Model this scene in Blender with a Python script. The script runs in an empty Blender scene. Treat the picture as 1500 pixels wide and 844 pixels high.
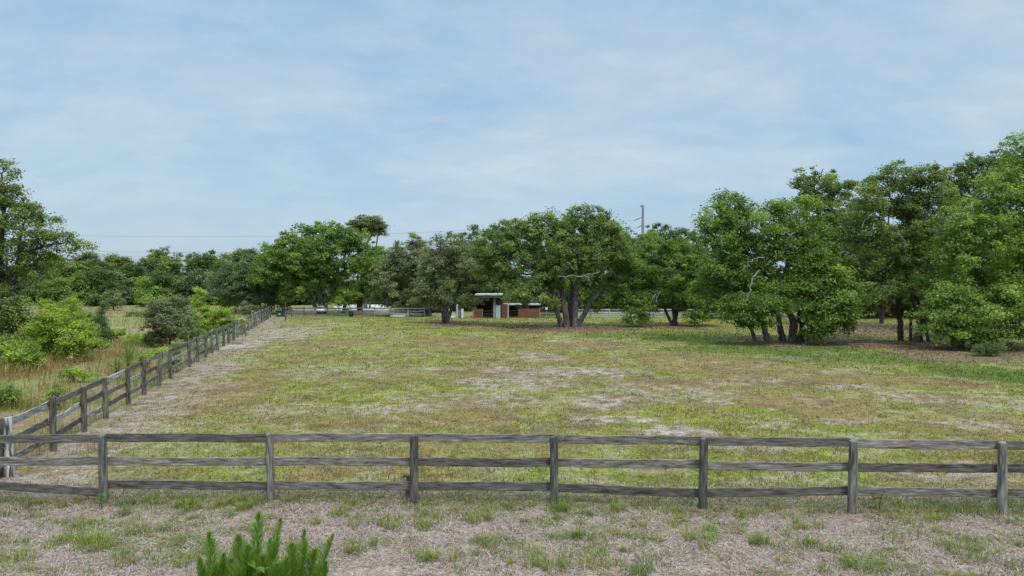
import bpy, math, random
import numpy as np

R = np.random.RandomState(7)
random.seed(7)
scene = bpy.context.scene
COL = scene.collection

# ------------------------------------------------------------------ camera
H = 4.25
TILT = math.radians(0.745)
cam_d = bpy.data.cameras.new("camera")
cam_d.lens = 24.0
cam_d.sensor_width = 36.0
cam_d.clip_start = 0.1
cam_d.clip_end = 6000
cam = bpy.data.objects.new("camera", cam_d)
COL.objects.link(cam)
cam.location = (0, 0, H)
cam.rotation_euler = (math.pi / 2 - TILT, 0, 0)
scene.camera = cam
CT, ST = math.cos(TILT), math.sin(TILT)


def ray(px, py):
    a, b = (px - 750) / 1000.0, (422 - py) / 1000.0
    return a, CT + b * ST, -ST + b * CT


def ground(px, py):
    """where the ground meets a sight line of the survey photograph"""
    a, f, z = ray(px, py)
    t = H / -z
    return a * t, f * t


def at(px, py, Y):
    a, f, z = ray(px, py)
    t = Y / f
    return np.array((a * t, Y, H + z * t))


# ------------------------------------------------------------------ noise
_T = R.rand(256, 256)


def vnoise(x, y, seed=0):
    x = np.asarray(x, float) + seed * 17.31
    y = np.asarray(y, float) + seed * 9.77
    xi, yi = np.floor(x).astype(int), np.floor(y).astype(int)
    fx, fy = x - xi, y - yi
    fx, fy = fx * fx * (3 - 2 * fx), fy * fy * (3 - 2 * fy)
    a, b = _T[xi & 255, yi & 255], _T[(xi + 1) & 255, yi & 255]
    c, d = _T[xi & 255, (yi + 1) & 255], _T[(xi + 1) & 255, (yi + 1) & 255]
    return (a * (1 - fx) + b * fx) * (1 - fy) + (c * (1 - fx) + d * fx) * fy


def fbm(x, y, seed=0, octv=4):
    s, a, t = 0, 1.0, 0
    for k in range(octv):
        s = s + a * vnoise(x * 2 ** k, y * 2 ** k, seed + k)
        t += a
        a *= 0.55
    return s / t


def sstep(a, b, x):
    t = np.clip((x - a) / (b - a), 0, 1)
    return t * t * (3 - 2 * t)


def mixc(c, col, w):
    return c * (1 - w[:, None]) + np.array(col)[None, :] * w[:, None]


# ------------------------------------------------------------------ objects
def tag(o, label=None, cat=None, group=None, kind=None):
    if label: o["label"] = label
    if cat: o["category"] = cat
    if group: o["group"] = group
    if kind: o["kind"] = kind
    return o


def empty(name, loc, label, cat, group=None, rz=0.0):
    o = bpy.data.objects.new(name, None)
    o.empty_display_size = 0.3
    o.location = loc
    o.rotation_euler = (0, 0, rz)
    COL.objects.link(o)
    return tag(o, label, cat, group)


def mesh_np(name, V, F, mat, col=None, smooth=False):
    """V (n,3); F (m,k) faces of one size, or a list of such arrays"""
    if not isinstance(F, (list, tuple)):
        F = [F]
    me = bpy.data.meshes.new(name)
    V = np.ascontiguousarray(V, dtype=np.float32)
    me.vertices.add(len(V))
    me.vertices.foreach_set("co", V.ravel())
    loops = np.concatenate([f.ravel() for f in F]).astype(np.int32)
    sizes = np.concatenate([np.full(len(f), f.shape[1]) for f in F]).astype(np.int32)
    starts = np.concatenate(([0], np.cumsum(sizes)[:-1])).astype(np.int32)
    me.loops.add(len(loops))
    me.loops.foreach_set("vertex_index", loops)
    me.polygons.add(len(sizes))
    me.polygons.foreach_set("loop_start", starts)
    me.polygons.foreach_set("use_smooth", np.full(len(sizes), smooth, bool))
    if col is not None:
        at_ = me.attributes.new("tint", "FLOAT_COLOR", "POINT")
        c4 = np.ones((len(V), 4), np.float32)
        c4[:, :3] = col
        at_.data.foreach_set("color", c4.ravel())
    me.materials.append(mat)
    me.update(calc_edges=True)
    return me


def obj(name, me, parent=None, loc=(0, 0, 0), rot=(0, 0, 0)):
    o = bpy.data.objects.new(name, me)
    COL.objects.link(o)
    o.parent = parent
    o.location = loc
    o.rotation_euler = rot
    return o


def box_geo(x0, x1, y0, y1, z0, z1):
    V = np.array([(x, y, z) for x in (x0, x1) for y in (y0, y1) for z in (z0, z1)], float)
    F = np.array([(0, 1, 3, 2), (4, 6, 7, 5), (0, 4, 5, 1), (2, 3, 7, 6), (0, 2, 6, 4), (1, 5, 7, 3)])
    return V, F


def join_geo(parts):
    Vs, Fs, n = [], [], 0
    for V, F in parts:
        Vs.append(V)
        Fs.append(F + n)
        n += len(V)
    return np.concatenate(Vs), np.concatenate(Fs)


def box_obj(name, x0, x1, y0, y1, z0, z1, mat, parent=None, bevel=0.0):
    V, F = box_geo(x0, x1, y0, y1, z0, z1)
    o = obj(name, mesh_np(name, V, F, mat), parent)
    if bevel:
        b = o.modifiers.new("bevel", "BEVEL")
        b.width = bevel
        b.segments = 2
    return o


def tube_geo(P, rad, n=7, wob=0.0, rng=R):
    P = np.asarray(P, float)
    rad = np.asarray(rad, float)
    T = np.gradient(P, axis=0)
    T /= np.linalg.norm(T, axis=1)[:, None] + 1e-9
    ref = np.tile(np.array((0.31, 0.95, 0.05)), (len(P), 1))
    A = np.cross(T, ref)
    A /= np.linalg.norm(A, axis=1)[:, None] + 1e-9
    B = np.cross(T, A)
    ang = np.linspace(0, 2 * math.pi, n, endpoint=False)
    rr = rad[:, None] * (1 + wob * rng.randn(len(P), n))
    V = P[:, None, :] + rr[:, :, None] * (np.cos(ang)[None, :, None] * A[:, None, :] + np.sin(ang)[None, :, None] * B[:, None, :])
    V = V.reshape(-1, 3)
    F = []
    m = len(P)
    i = np.arange(m - 1)[:, None] * n
    j = np.arange(n)[None, :]
    k = (np.arange(n) + 1) % n
    F = np.stack([i + j, i + k[None, :], i + n + k[None, :], i + n + j], -1).reshape(-1, 4)
    return V, F


def smooth_path(P, rad, sub=4, jit=0.0, rng=R):
    P = np.asarray(P, float)
    rad = np.asarray(rad, float)
    n = len(P)
    if n == 2:
        t = np.linspace(0, 1, sub + 1)
        Q = P[0] + (P[1] - P[0]) * t[:, None]
        q = rad[0] + (rad[1] - rad[0]) * t
    else:
        Q, q = [], []
        for i in range(n - 1):
            p0, p1, p2, p3 = P[max(i - 1, 0)], P[i], P[i + 1], P[min(i + 2, n - 1)]
            for t in np.linspace(0, 1, sub, endpoint=False):
                Q.append(0.5 * ((2 * p1) + (p2 - p0) * t + (2 * p0 - 5 * p1 + 4 * p2 - p3) * t * t + (3 * p1 - p0 - 3 * p2 + p3) * t ** 3))
                q.append(rad[i] + (rad[i + 1] - rad[i]) * t)
        Q.append(P[-1]); q.append(rad[-1])
        Q, q = np.array(Q), np.array(q)
    if jit:
        J = rng.randn(len(Q), 3) * jit
        J[0] = 0
        Q = Q + J
    return Q, q


# ------------------------------------------------------------------ materials
class NT:
    def __init__(self, name):
        self.m = bpy.data.materials.new(name)
        self.m.use_nodes = True
        self.t = self.m.node_tree
        self.t.nodes.clear()

    def n(self, kind, **kw):
        nd = self.t.nodes.new(kind)
        for k, v in kw.items():
            if k in nd.inputs.keys():
                nd.inputs[k].default_value = v
            else:
                setattr(nd, k, v)
        return nd

    def l(self, a, ao, b, bi):
        self.t.links.new(a.outputs[ao], b.inputs[bi])


def ramp(nd, stops):
    el = nd.color_ramp.elements
    while len(el) < len(stops):
        el.new(0.5)
    for e, (p, c) in zip(el, stops):
        e.position = p
        e.color = (*c, 1) if len(c) == 3 else c


def foliage_mat(name, trans=0.35, rough=0.6, spec=0.2):
    k = NT(name)
    a = k.n("ShaderNodeAttribute", attribute_name="tint")
    p = k.n("ShaderNodeBsdfPrincipled")
    p.inputs["Roughness"].default_value = rough
    p.inputs["Specular IOR Level"].default_value = spec
    tr = k.n("ShaderNodeBsdfTranslucent")
    g = k.n("ShaderNodeMix", data_type="RGBA", blend_type="MULTIPLY")
    g.inputs[0].default_value = 1.0
    g.inputs[7].default_value = (1.25, 1.15, 0.5, 1)
    mx = k.n("ShaderNodeMixShader")
    mx.inputs[0].default_value = trans
    out = k.n("ShaderNodeOutputMaterial")
    k.l(a, "Color", p, "Base Color")
    k.t.links.new(a.outputs["Color"], g.inputs[6])
    k.t.links.new(g.outputs[2], tr.inputs["Color"])
    k.l(p, 0, mx, 1); k.l(tr, 0, mx, 2); k.l(mx, 0, out, 0)
    return k.m


def noise_mat(name, stops, scale=(1, 1, 1), nscale=4.0, detail=6.0, rough=0.85, bump=0.3, bscale=30.0, coords="Object", dist=0.02, rnd=True, spec=0.2):
    """a ramp over a stretched noise, each object offset by its own random value"""
    k = NT(name)
    tc = k.n("ShaderNodeTexCoord")
    mp = k.n("ShaderNodeMapping")
    mp.inputs["Scale"].default_value = scale
    k.l(tc, coords, mp, "Vector")
    nz = k.n("ShaderNodeTexNoise", noise_dimensions="4D")
    nz.inputs["Scale"].default_value = nscale
    nz.inputs["Detail"].default_value = detail
    nz.inputs["Roughness"].default_value = 0.65
    k.l(mp, 0, nz, "Vector")
    if rnd:
        oi = k.n("ShaderNodeObjectInfo")
        mu = k.n("ShaderNodeMath", operation="MULTIPLY")
        mu.inputs[1].default_value = 40.0
        k.l(oi, "Random", mu, 0)
        k.l(mu, 0, nz, "W")
    rp = k.n("ShaderNodeValToRGB")
    ramp(rp, stops)
    k.l(nz, "Fac", rp, 0)
    p = k.n("ShaderNodeBsdfPrincipled")
    p.inputs["Roughness"].default_value = rough
    p.inputs["Specular IOR Level"].default_value = spec
    last = rp.outputs[0]
    if rnd:
        hs = k.n("ShaderNodeHueSaturation")
        mr = k.n("ShaderNodeMapRange")
        mr.inputs[3].default_value = 0.62
        mr.inputs[4].default_value = 1.3
        k.l(oi, "Random", mr, 0)
        k.l(mr, 0, hs, "Value")
        k.t.links.new(last, hs.inputs["Color"])
        last = hs.outputs[0]
    k.t.links.new(last, p.inputs["Base Color"])
    if bump:
        bn = k.n("ShaderNodeTexNoise")
        bn.inputs["Scale"].default_value = bscale
        bn.inputs["Detail"].default_value = 4
        k.l(mp, 0, bn, "Vector")
        b = k.n("ShaderNodeBump")
        b.inputs["Strength"].default_value = bump
        b.inputs["Distance"].default_value = dist
        k.l(bn, "Fac", b, "Height")
        k.l(b, 0, p, "Normal")
    o = k.n("ShaderNodeOutputMaterial")
    k.l(p, 0, o, 0)
    return k.m


M = {}
M["leaf"] = foliage_mat("leaf", 0.46)
M["grass"] = foliage_mat("grass_blades", 0.3, 0.75, 0.1)
M["dry"] = foliage_mat("dry_stems", 0.2, 0.85, 0.05)
M["rail"] = noise_mat("weathered_board", [(0.36, (0.040, 0.034, 0.028)), (0.45, (0.120, 0.108, 0.090)), (0.56, (0.185, 0.171, 0.146)), (0.66, (0.34, 0.315, 0.275))],
                      scale=(1.7, 15, 15), nscale=2.2, detail=9, rough=0.9, bump=0.5, bscale=9, dist=0.01)
M["rail_pale"] = noise_mat("pale_flaking_board", [(0.34, (0.05, 0.048, 0.045)), (0.46, (0.20, 0.195, 0.18)), (0.62, (0.42, 0.41, 0.39))],
                           scale=(1.2, 12, 12), nscale=2.4, detail=8, rough=0.9, bump=0.4, bscale=9, dist=0.01)
M["post"] = noise_mat("weathered_post", [(0.36, (0.04, 0.037, 0.03)), (0.48, (0.12, 0.114, 0.092)), (0.62, (0.26, 0.245, 0.21))],
                      scale=(12, 12, 1.3), nscale=2.2, detail=8, rough=0.92, bump=0.5, bscale=9, dist=0.01)
M["post_white"] = noise_mat("peeling_white_post", [(0.42, (0.05, 0.048, 0.042)), (0.50, (0.35, 0.34, 0.32)), (0.62, (0.62, 0.61, 0.58))],
                            scale=(9, 9, 1.5), nscale=2.0, detail=7, rough=0.9, bump=0.4, bscale=9, dist=0.01)
M["bark"] = noise_mat("oak_bark", [(0.32, (0.034, 0.030, 0.026)), (0.5, (0.095, 0.084, 0.073)), (0.70, (0.21, 0.195, 0.172))],
                      scale=(5, 5, 1.6), nscale=1.8, detail=7, rough=0.95, bump=0.7, bscale=5, dist=0.06)
M["deadwood"] = noise_mat("bleached_wood", [(0.38, (0.10, 0.092, 0.082)), (0.6, (0.29, 0.275, 0.25))], nscale=3, rough=0.9, bump=0.3, bscale=8)
M["wire"] = noise_mat("galvanised_wire", [(0.3, (0.08, 0.075, 0.07)), (0.7, (0.15, 0.14, 0.13))], rough=0.6, bump=0, rnd=False)
M["cable"] = noise_mat("line_cable", [(0.3, (0.16, 0.16, 0.17)), (0.7, (0.24, 0.24, 0.25))], rough=0.5, bump=0, rnd=False)
M["pole"] = noise_mat("steel_pole", [(0.3, (0.20, 0.195, 0.20)), (0.7, (0.29, 0.28, 0.28))], nscale=0.6, rough=0.6, bump=0, rnd=False)
M["redwood"] = noise_mat("red_stable_boards", [(0.3, (0.07, 0.028, 0.02)), (0.5, (0.145, 0.060, 0.042)), (0.75, (0.23, 0.115, 0.085))],
                         scale=(0.8, 6, 9), nscale=1.6, rough=0.85, bump=0.1, bscale=2.0, dist=0.01)
M["dkwood"] = noise_mat("dark_stable_timber", [(0.3, (0.02, 0.017, 0.014)), (0.7, (0.075, 0.062, 0.052))], scale=(3, 3, 0.6), nscale=2, bump=0.3)
M["grwood"] = noise_mat("grey_timber", [(0.3, (0.12, 0.11, 0.10)), (0.7, (0.30, 0.28, 0.26))], scale=(3, 3, 0.6), nscale=2, bump=0.3)
M["white"] = noise_mat("white_paint", [(0.35, (0.48, 0.48, 0.46)), (0.6, (0.76, 0.76, 0.75))], nscale=1.5, rough=0.6, bump=0.1)
M["bluewhite"] = noise_mat("pale_blue_paint", [(0.35, (0.42, 0.48, 0.53)), (0.6, (0.55, 0.61, 0.66))], nscale=1.5, rough=0.6, bump=0.1)
M["roofmetal"] = noise_mat("roof_metal", [(0.35, (0.24, 0.24, 0.23)), (0.65, (0.42, 0.42, 0.41))], scale=(6, 0.5, 1), nscale=1.0, rough=0.5, bump=0.1)
M["fascia"] = noise_mat("roof_fascia", [(0.35, (0.13, 0.135, 0.125)), (0.65, (0.24, 0.24, 0.225))], nscale=2, rough=0.8, bump=0.1)
M["green_bin"] = noise_mat("green_plastic", [(0.35, (0.02, 0.055, 0.045)), (0.65, (0.035, 0.08, 0.065))], nscale=3, rough=0.5, bump=0.05)
M["drum"] = noise_mat("dark_plastic", [(0.35, (0.025, 0.027, 0.032)), (0.65, (0.06, 0.063, 0.07))], nscale=3, rough=0.6, bump=0.05)
M["glass"] = noise_mat("dark_window", [(0.3, (0.012, 0.014, 0.016)), (0.7, (0.02, 0.022, 0.025))], rough=0.12, bump=0, spec=0.6)
M["tyre"] = noise_mat("tyre_rubber", [(0.3, (0.015, 0.015, 0.015)), (0.7, (0.03, 0.03, 0.03))], rough=0.8, bump=0)
M["sand"] = noise_mat("arena_sand", [(0.3, (0.42, 0.385, 0.345)), (0.7, (0.54, 0.50, 0.455))], nscale=0.5, rough=1.0, bump=0.1, bscale=6, rnd=False)
M["rustpole"] = noise_mat("brown_pole", [(0.3, (0.09, 0.06, 0.045)), (0.7, (0.19, 0.14, 0.11))], nscale=3, rough=0.8, bump=0.1)


def ground_mat():
    k = NT("ground_cover")
    a = k.n("ShaderNodeAttribute", attribute_name="tint")
    g = k.n("ShaderNodeNewGeometry")
    vals = []
    for sc, lo, hi in ((2.3, 0.72, 1.28), (9.0, 0.5, 1.5), (34.0, 0.42, 1.58)):
        n = k.n("ShaderNodeTexNoise")
        n.inputs["Scale"].default_value = sc
        n.inputs["Detail"].default_value = 5
        n.inputs["Roughness"].default_value = 0.7
        k.l(g, "Position", n, "Vector")
        m = k.n("ShaderNodeMapRange")
        m.inputs[1].default_value = 0.3
        m.inputs[2].default_value = 0.7
        m.inputs[3].default_value = lo
        m.inputs[4].default_value = hi
        k.l(n, "Fac", m, 0)
        vals.append((n, m))
    m1 = k.n("ShaderNodeMath", operation="MULTIPLY")
    k.l(vals[0][1], 0, m1, 0); k.l(vals[1][1], 0, m1, 1)
    m2 = k.n("ShaderNodeMath", operation="MULTIPLY")
    k.l(m1, 0, m2, 0); k.l(vals[2][1], 0, m2, 1)
    mx = k.n("ShaderNodeMix", data_type="RGBA", blend_type="MULTIPLY")
    mx.inputs[0].default_value = 1.0
    k.t.links.new(a.outputs["Color"], mx.inputs[6])
    k.t.links.new(m2.outputs[0], mx.inputs[7])
    # small stray straws: a hue shift towards grey straw
    n3 = k.n("ShaderNodeTexNoise")
    n3.inputs["Scale"].default_value = 17
    n3.inputs["Detail"].default_value = 3
    k.l(g, "Position", n3, "Vector")
    mr = k.n("ShaderNodeMapRange")
    mr.inputs[1].default_value = 0.52
    mr.inputs[2].default_value = 0.7
    mr.inputs[3].default_value = 0.0
    mr.inputs[4].default_value = 0.45
    k.l(n3, "Fac", mr, 0)
    m3 = k.n("ShaderNodeMix", data_type="RGBA")
    m3.inputs[7].default_value = (0.32, 0.25, 0.155, 1)
    k.l(mr, 0, m3, 0)
    k.t.links.new(mx.outputs[2], m3.inputs[6])
    p = k.n("ShaderNodeBsdfPrincipled")
    p.inputs["Roughness"].default_value = 1.0
    p.inputs["Specular IOR Level"].default_value = 0.05
    k.t.links.new(m3.outputs[2], p.inputs["Base Color"])
    b = k.n("ShaderNodeBump")
    b.inputs["Strength"].default_value = 0.7
    b.inputs["Distance"].default_value = 0.05
    k.l(vals[1][0], "Fac", b, "Height")
    b2 = k.n("ShaderNodeBump")
    b2.inputs["Strength"].default_value = 0.6
    b2.inputs["Distance"].default_value = 0.02
    k.l(vals[2][0], "Fac", b2, "Height")
    k.l(b, 0, b2, "Normal")
    k.l(b2, 0, p, "Normal")
    o = k.n("ShaderNodeOutputMaterial")
    k.l(p, 0, o, 0)
    return k.m


# ------------------------------------------------------------------ fence lines (plan)
FRONT_PX = [(-95, 735), (152, 737), (397, 733), (607, 737), (812, 740), (1029, 745), (1248, 752), (1468, 752), (1690, 755), (1912, 758), (2135, 761)]
FRONT = [np.array(ground(*p)) for p in FRONT_PX]
SIDE_A = np.array(ground(15, 699))
SIDE_B = np.array(ground(396, 465.5))
SDIR = (SIDE_B - SIDE_A) / np.linalg.norm(SIDE_B - SIDE_A)
SNOR = np.array((SDIR[1], -SDIR[0]))          # towards the paddock


def side_dist(x, y):
    """signed distance from the side fence, positive in the paddock"""
    return (x - SIDE_A[0]) * SNOR[0] + (y - SIDE_A[1]) * SNOR[1]


def front_y(x):
    return np.interp(x, [p[0] for p in FRONT], [p[1] for p in FRONT])


# ------------------------------------------------------------------ ground cover (plan, colour of what grows, oak shade put into the lush green)
THATCH, SAND = (0.262, 0.198, 0.166), (0.345, 0.285, 0.252)
LIME, GREEN, LUSH_SHADED = (0.180, 0.200, 0.036), (0.146, 0.154, 0.036), (0.056, 0.096, 0.016)  # last one: deep green grass, darkened further to carry the oaks' shade
DRY, RED, LITTER = (0.205, 0.155, 0.068), (0.165, 0.096, 0.056), (0.165, 0.105, 0.070)

# (px, py, half width, half height, kind, strength) surveyed in the photograph
PATCH = [
    (395, 490, 75, 13, 's', .75), (345, 506, 45, 9, 's', .9), (300, 545, 45, 22, 's', .7), (235, 585, 40, 25, 's', .7), (160, 645, 80, 30, 's', .6),
    (335, 508, 22, 3, 'S', 1.0), (700, 558, 32, 6, 's', 1.0), (785, 522, 40, 7, 's', .8), (845, 545, 105, 8, 's', 1.0), (735, 541, 30, 6, 's', .8),
    (875, 588, 36, 11, 's', .9), (905, 615, 60, 6, 's', .8), (870, 617, 34, 9, 's', .9), (760, 560, 90, 14, 's', .5), (700, 585, 140, 12, 's', .4), (960, 575, 120, 14, 's', .45), (500, 545, 90, 10, 's', .4), (420, 600, 60, 12, 's', .4), (1100, 655, 60, 10, 's', .4), (985, 632, 62, 9, 's', 1.0), (1035, 588, 36, 6, 's', .6),
    (1400, 690, 110, 14, 's', .7), (1330, 582, 60, 8, 's', .6), (1245, 565, 40, 5, 's', .6), (1130, 622, 45, 7, 's', .6), (1240, 618, 40, 6, 's', .6),
    (640, 540, 45, 4, 's', .5), (640, 590, 60, 7, 's', .5), (560, 600, 90, 10, 's', .4), (820, 500, 24, 2, 's', .8), (870, 496, 26, 2, 's', .8),
    (1160, 525, 60, 3, 's', .6), (1460, 590, 60, 12, 's', .4), (480, 476, 60, 3, 's', .3), (1440, 622, 70, 9, 's', .5), (1110, 560, 80, 8, 's', .35),
    (330, 575, 70, 22, 'r', .5), (470, 503, 60, 8, 'r', .6), (690, 615, 70, 9, 'r', .6), (880, 505, 90, 7, 'r', .6), (860, 528, 70, 5, 'r', .6),
    (950, 560, 110, 10, 'r', .5), (1180, 590, 90, 12, 'r', .55), (1220, 612, 60, 8, 'r', .6), (1300, 555, 120, 10, 'r', .35), (700, 500, 90, 8, 'r', .35),
    (1180, 545, 150, 14, 'd', .7), (1350, 600, 150, 30, 'd', .6), (1050, 530, 130, 14, 'd', .6), (560, 560, 120, 16, 'd', .3), (450, 620, 160, 16, 'd', .4),
    (600, 575, 120, 18, 'g', .7), (500, 600, 80, 14, 'g', .6), (760, 575, 80, 12, 'g', .7), (1060, 610, 110, 14, 'g', 1.0), (960, 600, 80, 8, 'g', .9),
    (840, 640, 100, 10, 'g', .8), (640, 530, 80, 8, 'g', .6), (760, 505, 60, 6, 'g', .5), (1120, 640, 70, 10, 'g', .9), (1000, 548, 60, 4, 'g', .5),
    (520, 565, 100, 14, 'g', .5), (1170, 690, 90, 14, 'g', .7), (800, 690, 160, 18, 'g', .5), (640, 692, 200, 12, 'd', .4), (300, 690, 120, 18, 'g', .5),
    (800, 470, 420, 6, 'g', .7), (600, 480, 200, 8, 'g', .4), (1000, 492, 150, 8, 'L', .8), (1130, 510, 150, 9, 'L', .9), (1300, 525, 180, 9, 'L', .9),  # 'L': deep grass with painted tree shade
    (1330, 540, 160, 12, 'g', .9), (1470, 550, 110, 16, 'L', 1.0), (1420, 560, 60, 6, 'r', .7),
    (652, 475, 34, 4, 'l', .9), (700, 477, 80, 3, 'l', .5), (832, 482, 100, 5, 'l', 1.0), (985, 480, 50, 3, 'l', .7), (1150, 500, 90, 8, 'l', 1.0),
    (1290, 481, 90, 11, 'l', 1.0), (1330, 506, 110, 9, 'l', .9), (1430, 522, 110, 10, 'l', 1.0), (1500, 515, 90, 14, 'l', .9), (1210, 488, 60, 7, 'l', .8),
]
PLAN = []
for px, py, rx, ry, kd, st in PATCH:
    cx, cy = ground(px, py)
    y0 = ground(px, py + ry)[1]
    y1 = ground(px, max(py - ry, 420))[1]
    PLAN.append((cx, cy, rx / 1000 * cy, max((y1 - y0) / 2, 0.15), kd, st))


def cover(x, y):
    """albedo, bareness and greenness of the ground at (x, y)"""
    x = np.asarray(x, float); y = np.asarray(y, float)
    n1 = fbm(x * .11, y * .11, 1)
    n2 = fbm(x * .42, y * .42, 5)
    n3 = fbm(x * 1.5, y * 1.5, 11)
    n4 = fbm(x * 4.3, y * 4.3, 23, 3)
    W = {k: np.zeros_like(x) for k in 'sSrdgLl'}
    wob = (n2 - .5) * 1.1 + (n3 - .5) * 1.0
    for cx, cy, rx, ry, kd, st in PLAN:
        d = ((x - cx) / rx) ** 2 + ((y - cy) / ry) ** 2
        w = st * sstep(1.5, 0.3, d + wob * 1.5)
        W[kd] = np.maximum(W[kd], w)
    sd = side_dist(x, y)
    fy = front_y(x)
    pad = sstep(-.4, .8, y - fy) * sstep(-.5, .4, sd)
    # paddock turf
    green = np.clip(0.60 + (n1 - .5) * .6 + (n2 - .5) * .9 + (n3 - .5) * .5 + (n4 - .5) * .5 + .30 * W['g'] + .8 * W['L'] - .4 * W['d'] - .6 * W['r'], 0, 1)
    c = np.tile(np.array(DRY), (len(x), 1))
    c = mixc(c, GREEN, sstep(.25, .6, green))
    c = mixc(c, LIME, sstep(.48, .72, green + (n3 - .5) * .8) * .95)
    redn = np.clip(W['r'] + sstep(.56, .7, fbm(x * .23, y * .23, 31)) * .6, 0, 1)
    c = mixc(c, RED, np.clip(redn * (.35 + 1.3 * (n3 - .35)), 0, .8))
    c = c * np.array((1.0, 1.0, .74))
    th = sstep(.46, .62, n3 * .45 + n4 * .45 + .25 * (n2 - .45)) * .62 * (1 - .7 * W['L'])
    c = mixc(c, THATCH, th)
    strip = sstep(3.2, .3, sd + wob * 2.8) * .8                       # worn track along the side fence
    bare = np.clip(np.maximum(W['s'], strip) * (0.10 + 1.25 * sstep(.38, .60, n3 * .4 + n4 * .6)), 0, 1)
    c = mixc(c, THATCH, bare * .9)
    c = mixc(c, SAND, np.clip(bare * sstep(.50, .66, n4 * .7 + n2 * .3), 0, 1) * (.85 - .55 * strip))
    c = mixc(c, (.15, .105, .08), np.clip(bare * sstep(.50, .36, n4), 0, 1) * .5)
    c = mixc(c, (.225, .160, .130), strip * (.35 + .9 * np.clip(n3 - .3, 0, .7)) * .8)
    c = mixc(c, SAND, W['S'])
    c = mixc(c, LUSH_SHADED, W['L'] * (.55 + .5 * n3))  # deep grass, tree shade mixed into its colour
    c = mixc(c, LITTER, W['l'] * np.clip(.45 + 1.1 * (n3 - .2), 0, 1))
    speck = fbm(x * .8, y * .8, 91, 4)
    c = mixc(c, (.125, .082, .048), sstep(.54, .68, speck) * .5 * (1 - bare) * (1 - W['L']))
    c = c * (.74 + .52 * np.clip(n4 * .6 + n3 * .4, .2, .8) / .5 * .5 + .02)[:, None]
    bare = np.maximum(bare, W['S'])
    bare = np.maximum(bare, W['l'] * .6)
    # foreground: grey thatch with tufts
    tuft = sstep(.50, .64, n2 * .55 + n3 * .45)
    f = np.tile(np.array(THATCH), (len(x), 1))
    f = f * np.array((1.14, 1.09, 1.10))
    f = mixc(f, (0.190, 0.120, 0.088), sstep(.48, .66, n3 * .5 + n4 * .5) * .6)
    f = mixc(f, SAND, sstep(.55, .68, n4 * .5 + n2 * .5) * .7)
    f = mixc(f, (0.20, 0.19, 0.075), tuft * .75)
    fw = sstep(.5, -.3, y - fy)
    # rough pasture beyond the side fence
    q = np.tile(np.array((0.225, 0.145, 0.085)), (len(x), 1))
    q = mixc(q, (0.23, 0.185, 0.11), sstep(28, 60, y + (n2 - .5) * 20))
    q = mixc(q, (0.17, 0.19, 0.055), sstep(.46, .6, n1 * .4 + n2 * .6) * .85)
    q = mixc(q, (0.14, 0.17, 0.045), sstep(80, 110, y) * .8)
    qw = sstep(.2, -.5, sd) * sstep(-.4, .8, y - fy)
    tot = c * (1 - qw)[:, None] + q * qw[:, None]
    tot = tot * (1 - fw)[:, None] + f * fw[:, None]
    far = sstep(74, 80, y) * (sd > 0)
    fc = mixc(np.tile(np.array((0.20, 0.15, 0.095)), (len(x), 1)), (0.17, 0.18, 0.06), sstep(.45, .6, n2))
    tot = tot * (1 - far)[:, None] + fc * far[:, None]
    return tot, bare, green, tuft, fw, qw, W


xs = np.concatenate([-np.geomspace(1800, 42, 26), np.arange(-41, 48, .17), np.geomspace(49, 1800, 26)])
ys, yy = [-60, -30, -15, -5, 0, 4, 7], 8.0
while yy < 95:
    ys.append(yy); yy += 0.08 + 0.0036 * (yy - 8)
ys = np.array(ys + list(np.geomspace(97, 3500, 34)))
GX, GY = np.meshgrid(xs, ys)
gx, gy = GX.ravel(), GY.ravel()
gz = (fbm(gx * .6, gy * .6, 41) - .5) * .05 + (fbm(gx * 2.5, gy * 2.5, 47, 3) - .5) * .03
gz *= sstep(120, 60, gy)
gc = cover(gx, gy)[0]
nx, ny = len(xs), len(ys)
ii = (np.arange(ny - 1)[:, None] * nx + np.arange(nx - 1)[None, :]).ravel()
gF = np.stack([ii, ii + 1, ii + nx + 1, ii + nx], -1)
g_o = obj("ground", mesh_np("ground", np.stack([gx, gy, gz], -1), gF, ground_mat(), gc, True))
tag(g_o, "patchy green and straw coloured paddock turf with bare sandy spots", None, None, "structure")

# pale riding ground beyond the back fence
sx, sy = [], []
pts = [(497, 456.2), (566, 456.2), (575, 450), (560, 446.5), (497, 446.5), (488, 450)]
pl = np.array([(*ground(*p), 0.045) for p in pts])
top = mesh_np("sand_arena", np.concatenate([pl, pl - (0, 0, .2)]), [np.array([[0, 1, 2, 3, 4, 5]]), np.array([[i, i + 6, (i + 1) % 6 + 6, (i + 1) % 6] for i in range(6)])], M["sand"])
tag(obj("sand_arena", top), "pale sandy ground seen between the trunks beyond the back fence", None, None, "structure")


# ------------------------------------------------------------------ grasses
def in_view(x, y, m=.12):
    return np.abs(x) < (0.75 + m) * y + 1.0


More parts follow.
